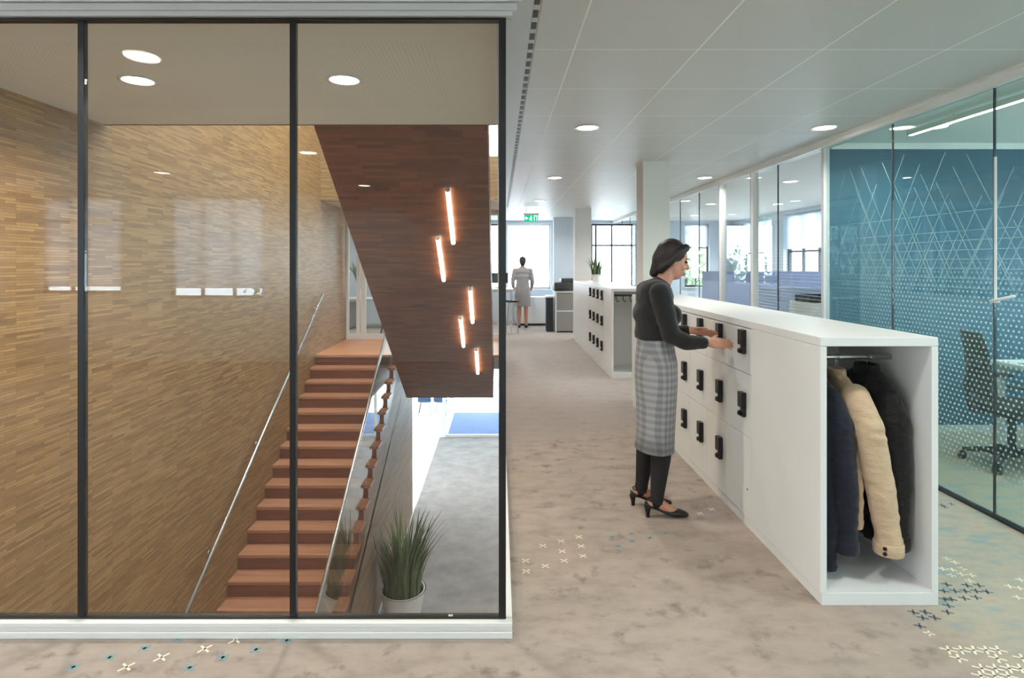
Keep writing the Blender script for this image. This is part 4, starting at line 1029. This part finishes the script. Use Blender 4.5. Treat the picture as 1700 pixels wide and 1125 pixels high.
# papers on it
for i, (x, y, a, c_) in enumerate(((4.30, 4.62, .2, 'x_teal'), (4.36, 4.35, -.3, 'locker'))):
    m = MB(); m.box(-.105, .105, -.15, .15, 0, .004); o = build(m, 'paper_sheet', M[c_], origin=(0, 0, 0)); o.location = (x, y, .7505); o.rotation_euler.z = a
    tag(o, ['teal sheet lying on the white meeting table', 'white sheet lying on the white meeting table'][i], 'paper')

def screen(label, x0, x1, y, h, mat):
    r = thing('acoustic_screen', ((x0 + x1) / 2, y, 0), label, 'screen')
    build(MB().box(x0, x1, y - .02, y + .02, .06, h), 'felt_panel', mat, r, bevel=.008)
    for x in (x0 + .2, x1 - .2): build(MB().box(x - .03, x + .03, y - .2, y + .2, 0, .0595), 'foot', M['steel'], r, bevel=.005)
    return r
screen('tall blue-grey acoustic screen behind the office glass', 3.12, 5.7, 9.05, 1.44, M['screen'])
screen('low light blue acoustic screen near the office glass', 3.20, 5.3, 7.32, 1.26, M['screen_l'])
def monitor(x, y, z, a, label, w_=.54):
    r = thing('monitor', (x, y, z), label, 'monitor'); r.rotation_euler.z = a
    b_ = lambda m, n, mt, **k: build(m, n, mt, r, local=True, origin=(0, 0, 0), **k)
    b_(MB().box(-w_ / 2, w_ / 2, -.015, .015, .12, .12 + w_ * .6), 'display', M['monitor'], bevel=.004)
    b_(MB().box(-.02, .02, .015, .035, 0.012, .25), 'stand', M['darkmetal']); b_(MB().box(-.11, .11, -.06, .1, 0, .012), 'base', M['darkmetal'], bevel=.003)
    return r
cab = thing('storage_cabinet', (3.26, 6.1, 0), 'white storage cabinet just behind the blue wall', 'cabinet')
build(MB().box(3.10, 3.50, 5.85, 6.3, 0.04, 1.16), 'cabinet_body', M['locker'], cab, bevel=.004); build(MB().box(3.12, 3.48, 5.87, 6.28, 0, .0395), 'plinth', M['darkmetal'], cab)
build(MB().box(3.112, 3.488, 5.832, 5.8495, .06, .6), 'door', M['locker'], cab); build(MB().box(3.112, 3.488, 5.832, 5.8495, .605, 1.15), 'door', M['locker'], cab)
tr_ = MB(); tr_.box(3.11, 3.45, 5.9, 6.2, 1.1605, 1.17); tr_.box(3.11, 3.12, 5.9, 6.2, 1.17, 1.235); tr_.box(3.44, 3.45, 5.9, 6.2, 1.17, 1.235); tr_.box(3.12, 3.44, 5.9, 5.91, 1.17, 1.235); tr_.box(3.12, 3.44, 6.19, 6.2, 1.17, 1.235)
tag(build(tr_, 'letter_tray', M['monitor']), 'black letter tray on the white storage cabinet', 'tray')

# printer station at the end of the corridor
ps = thing('printer_cabinet', (1.45, 13.55, 0), 'white open cabinet with grey drawer fronts under the printer', 'cabinet')
m = MB(); m.box(1.28, 1.31, 13.35, 13.9, 0, .90); m.box(1.76, 1.79, 13.35, 13.9, 0, .90); m.box(1.31, 1.76, 13.35, 13.9, .47, .50); m.box(1.31, 1.76, 13.88, 13.9, 0, .90)
build(m, 'cabinet_frame', M['locker'], ps); build(MB().box(1.27, 1.80, 13.34, 13.9, .9005, .935), 'top', M['white_top'], ps, bevel=.004)
build(MB().box(1.315, 1.755, 13.37, 13.87, .03, .465), 'drawer', M['grey_box'], ps); build(MB().box(1.315, 1.755, 13.37, 13.87, .505, .89), 'drawer', M['grey_box'], ps)
pr = thing('printer', (1.5, 13.6, .9355), 'dark grey office printer on the white cabinet', 'printer')
build(MB().box(1.26, 1.76, 13.38, 13.85, .9355, 1.13), 'printer_body', M['printer'], pr, bevel=.015); build(MB().box(1.42, 1.76, 13.40, 13.85, 1.1305, 1.22), 'scanner_lid', M['printer'], pr, bevel=.015)
build(MB().box(1.30, 1.56, 13.25, 13.38, 1.0, 1.015), 'paper_tray', M['darkmetal'], pr)
wb = thing('waste_bin', (1.17, 13.7, 0), 'tall dark bin beside the printer cabinet', 'bin')
m = MB(); m.prism([(1.09, 13.5), (1.25, 13.5), (1.25, 13.8), (1.09, 13.8)], lambda a, b_: (a, b_, 0), lambda a, b_: (a, b_, .78)); build(m, 'bin_body', M['darkmetal'], wb, bevel=.01); build(MB().box(1.08, 1.26, 13.49, 13.81, .7805, .82), 'lid', M['trim'], wb, bevel=.008)
# high table with monitors at the far left
ht = table('high_table', 'white high desk with monitors at the end of the corridor', -.55, .34, 13.5, 14.3, .98, leg='trimgrey')
monitor(.02, 13.9, .9805, .1, 'black monitor on the high desk nearer the corridor', .4); monitor(-.40, 13.95, .9805, -.1, 'black monitor on the high desk nearer the stair landing', .3)
bs = thing('bar_stool', (.30, 13.2, 0), 'slim dark bar stool at the white high desk', 'stool')
build(MB().lathe([(.001, .70), (.15, .70), (.17, .715), (.17, .735), (.15, .745), (.001, .745)], (.30, 13.2, 0), 20), 'seat', M['monitor'], bs, smooth=True)
for k in range(4):
    a = PI / 4 + k * PI / 2; build(MB().tube([(.30 + .11 * math.cos(a), 13.2 + .11 * math.sin(a), .70), (.30 + .19 * math.cos(a), 13.2 + .19 * math.sin(a), 0)], .011, 8), 'leg', M['steel'], bs)
build(MB().lathe([(.155, .25), (.165, .25), (.165, .262), (.155, .262)], (.30, 13.2, 0), 20), 'foot_ring', M['steel'], bs)
pc = thing('low_cabinet', (.98, 15.0, 0), 'low white cabinet under the bright far window', 'cabinet')
build(MB().box(.42, 1.33, 14.85, 15.28, .05, .72), 'cabinet_body', M['locker'], pc, bevel=.005); build(MB().box(.44, 1.31, 14.88, 15.25, 0, .0495), 'plinth', M['darkmetal'], pc)
for k in range(2): build(MB().box(.425 + k * .455, .875 + k * .455, 14.832, 14.8495, .06, .71), 'door', M['locker'], pc)
# office behind the landing
table('work_desk', 'long white desk behind the landing door', -4.2, -1.9, 13.85, 14.6, .74, leg='trimgrey')
cb = thing('pedestal', (-3.7, 14.2, 0), 'grey drawer pedestal under the white desk behind the landing', 'pedestal')
build(MB().box(-3.95, -3.5, 13.95, 14.5, .04, .66), 'pedestal_body', M['grey_box'], cb, bevel=.004)
for k in range(3): build(MB().box(-3.94, -3.51, 13.932, 13.9495, .06 + k * .2, .245 + k * .2), 'drawer', M['grey_box'], cb)
build(MB().box(-3.93, -3.52, 13.97, 14.48, 0, .0395), 'plinth', M['darkmetal'], cb)

def shell_chair(x, y, z, a, label, group):
    r = thing('shell_chair', (x, y, z), label, 'chair', group); r.rotation_euler.z = a
    b_ = lambda m, n, mt, **k: build(m, n, mt, r, local=True, origin=(0, 0, 0), **k)
    m = MB(); rg = []
    prof = [(.22, .45), (.20, .44), (.0, .43), (-.15, .44), (-.20, .48), (-.225, .60), (-.245, .80)]
    for (x_, z_) in prof: rg.append([Vector((x_, yy, z_ + .02 * (abs(yy) / .22) ** 2)) for yy in (-.22, -.15, -.05, .05, .15, .22)] + [Vector((x_ - .008, yy, z_ - .012 + .02 * (abs(yy) / .22) ** 2)) for yy in (.22, .15, .05, -.05, -.15, -.22)])
    m.loft(rg); b_(m, 'shell', M['seat_blue'], smooth=True)
    for sx in (-1, 1):
        for sy in (-1, 1): m = MB(); m.tube([(sx * .13, sy * .13, .43), (sx * .20, sy * .21, 0)], .012, 8); b_(m, 'leg', M['darkmetal'])
    return r
shell_chair(-2.42, 13.2, 0, 1.7, 'blue shell chair behind the landing door', 'shell chairs')
shell_chair(-2.50, 20.0, LOW, 1.6, 'blue shell chair on the pale lower floor, nearer the stair wall', 'shell chairs'); shell_chair(-1.95, 20.0, LOW, 1.5, 'blue shell chair on the pale lower floor, nearer the entrance screen', 'shell chairs')

# ---- lower entrance: glazed door screen, mat
ed_ = thing('door_2', (-.4, 17.4, LOW), 'white framed glass entrance screen on the lower floor', kind='structure')
m = MB(); m.box(-1.66, -1.56, 17.36, 17.44, LOW, -.63); m.box(.02, .10, 17.36, 17.44, LOW, -.63); m.box(1.7, 1.78, 17.36, 17.44, LOW, -.63)
build(m, 'door_frame', M['trim'], ed_); m = MB(); m.box(-1.56, 1.7, 17.37, 17.43, LOW, LOW + .07); m.box(-1.56, 1.7, 17.37, 17.43, -1.3, -1.2); build(m, 'door_rail', M['trimgrey'], ed_)
build(MB().box(-1.56, .02, 17.395, 17.405, LOW + .07, -1.3), 'pane', M['glass_window'], ed_); build(MB().box(.10, 1.7, 17.395, 17.405, LOW + .07, -1.3), 'pane', M['glass_window'], ed_)
mt = build(MB().box(-1.52, 1.6, 17.6, 20.2, LOW + .0005, LOW + .012), 'entrance_mat', M['mat_blue']); tag(mt, 'blue entrance mat behind the lower glass door', 'mat')
lw = thing('window_22', (-1.5, 22, LOW), 'glazed front of the lower entrance hall', kind='structure')
for k in range(9): build(MB().box(-8 + k * 1.55, -7.93 + k * 1.55, 22, 22.08, LOW, -.62), 'mullion', M['trim'], lw)
for k in range(8): build(MB().box(-7.93 + k * 1.55, -6.45 + k * 1.55, 22.03, 22.04, LOW, -.62), 'pane', M['glass_window'], lw)

# ================================================================ PLANTS AND TREES
def blades(root, c, n, h0, h1, rad, lean, w_, seed, mats=('leaf', 'leaf_pale'), xmin=-99):
    rd = random.Random(seed); parts = [MB(), MB()]
    for i in range(n):
        a = rd.uniform(0, 2 * PI); r0 = rad * math.sqrt(rd.random()); H = rd.uniform(h0, h1); ln = lean * rd.uniform(.2, 1) * H; d = Vector((math.cos(a + rd.uniform(-.5, .5)), math.sin(a + rd.uniform(-.5, .5)), 0)); q = Vector((-d.y, d.x, 0))
        p = Vector(c) + Vector((math.cos(a), math.sin(a), 0)) * r0; vs = []; N = 6; tw = rd.uniform(.7, 1.2)
        for k in range(N + 1):
            t_ = k / N; wv = w_ * tw * (math.sin(PI * min(1, .25 + .75 * t_)) if t_ < 1 else 0.02)
            o = p + d * ln * t_ ** 2.2 + Vector((0, 0, H * (t_ - .12 * t_ ** 3 * lean)))
            o.x = max(o.x, xmin + .01 * rd.random())
            vs += [o - q * wv, o + q * wv + d * .0]
        parts[i % 2].add(vs, [(2 * k, 2 * k + 1, 2 * k + 3, 2 * k + 2) for k in range(N)])
    for m, mt_ in zip(parts, mats):
        o = build(m, 'foliage', M[mt_], root, smooth=True); o['kind'] = 'stuff'
def pot(root, c, r0, r1, h, z0):
    m = MB(); m.lathe([(.001, z0), (r0, z0), (r1, z0 + h), (r1 + .012, z0 + h), (r1 + .012, z0 + h - .0), (r1 - .02, z0 + h), (r1 - .025, z0 + h - .05), (.001, z0 + h - .05)], (c[0], c[1], 0), 28)
    build(m, 'pot', M['pot'], root, smooth=False)
    m = MB(); m.lathe([(r1 - .028, z0 + h - .049), (.001, z0 + h - .04)], (c[0], c[1], 0), 24); build(m, 'soil', M['soil'], root)
pp = thing('potted_plant', (-1.38, 8.5, LOW), 'tall grassy plant in a white pot beside the stairs on the lower floor', 'plant')
pot(pp, (-1.38, 8.5), .24, .32, .42, LOW); blades(pp, (-1.38, 8.5, LOW + .37), 300, .30, 1.16, .27, .48, .017, 11, xmin=-1.72)
p2 = thing('potted_plant', (1.80, 10.9, 1.2175), 'small leafy plant in a pot on top of the second locker bank', 'plant')
pot(p2, (1.80, 10.9), .07, .09, .14, 1.2175); blades(p2, (1.80, 10.9, 1.33), 80, .16, .42, .08, .5, .014, 12)
p3 = thing('potted_plant', (-3.32, 14.2, .7405), 'bushy green plant on the white desk behind the landing', 'plant')
pot(p3, (-3.32, 14.2), .09, .12, .2, .7405); blades(p3, (-3.32, 14.2, .92), 70, .3, .85, .09, .6, .03, 13)
def tree(c, h, r, label, seed):
    rd = random.Random(seed); z0 = LOW - .25; root = thing('tree', (c[0], c[1], z0), label, 'tree', 'trees outside the windows')
    m = MB(); m.tube([(c[0], c[1], z0), (c[0] + .1, c[1], z0 + h * .4), (c[0], c[1] + .1, z0 + h * .8)], [.16, .11, .04], 8)
    for k in range(6):
        a = k * 1.05; b_ = Vector((c[0], c[1], z0 + h * (.4 + .06 * k))); m.tube([b_, b_ + Vector((math.cos(a), math.sin(a), .7)) * r * .6], [.05, .015], 6)
    build(m, 'trunk', M['bark'], root)
    m = MB(); cc = Vector((c[0], c[1], z0 + h * .68))
    for k in range(1500):
        d = Vector((rd.gauss(0, 1), rd.gauss(0, 1), rd.gauss(0, 1))).normalized(); p = cc + Vector((d.x * r, d.y * r, d.z * h * .34)) * rd.random() ** .4 * (1 + .25 * noise.noise(d * 2.5 + Vector((seed, 0, 0))))
        a = Vector((rd.gauss(0, 1), rd.gauss(0, 1), rd.gauss(0, 1))).normalized(); b_ = a.cross(d).normalized(); s_ = rd.uniform(.07, .15)
        m.add([p - a * s_, p + b_ * s_ * .5, p + a * s_, p - b_ * s_ * .5], [(0, 1, 2, 3)])
    o = build(m, 'crown', M['tree_leaf'], root); o['kind'] = 'stuff'
tree((-4.2, -8.0), 6.2, 1.4, 'leafy tree outside the rear windows', 1)
tree((7.0, 22.5), 6.6, 1.7, 'leafy tree outside the far office window', 2)
tree((12.5, 16.5), 6.2, 1.8, 'leafy tree outside the office facade', 3)
tree((-5.6, 27.5), 6.0, 1.5, 'leafy tree outside the window behind the landing', 4)
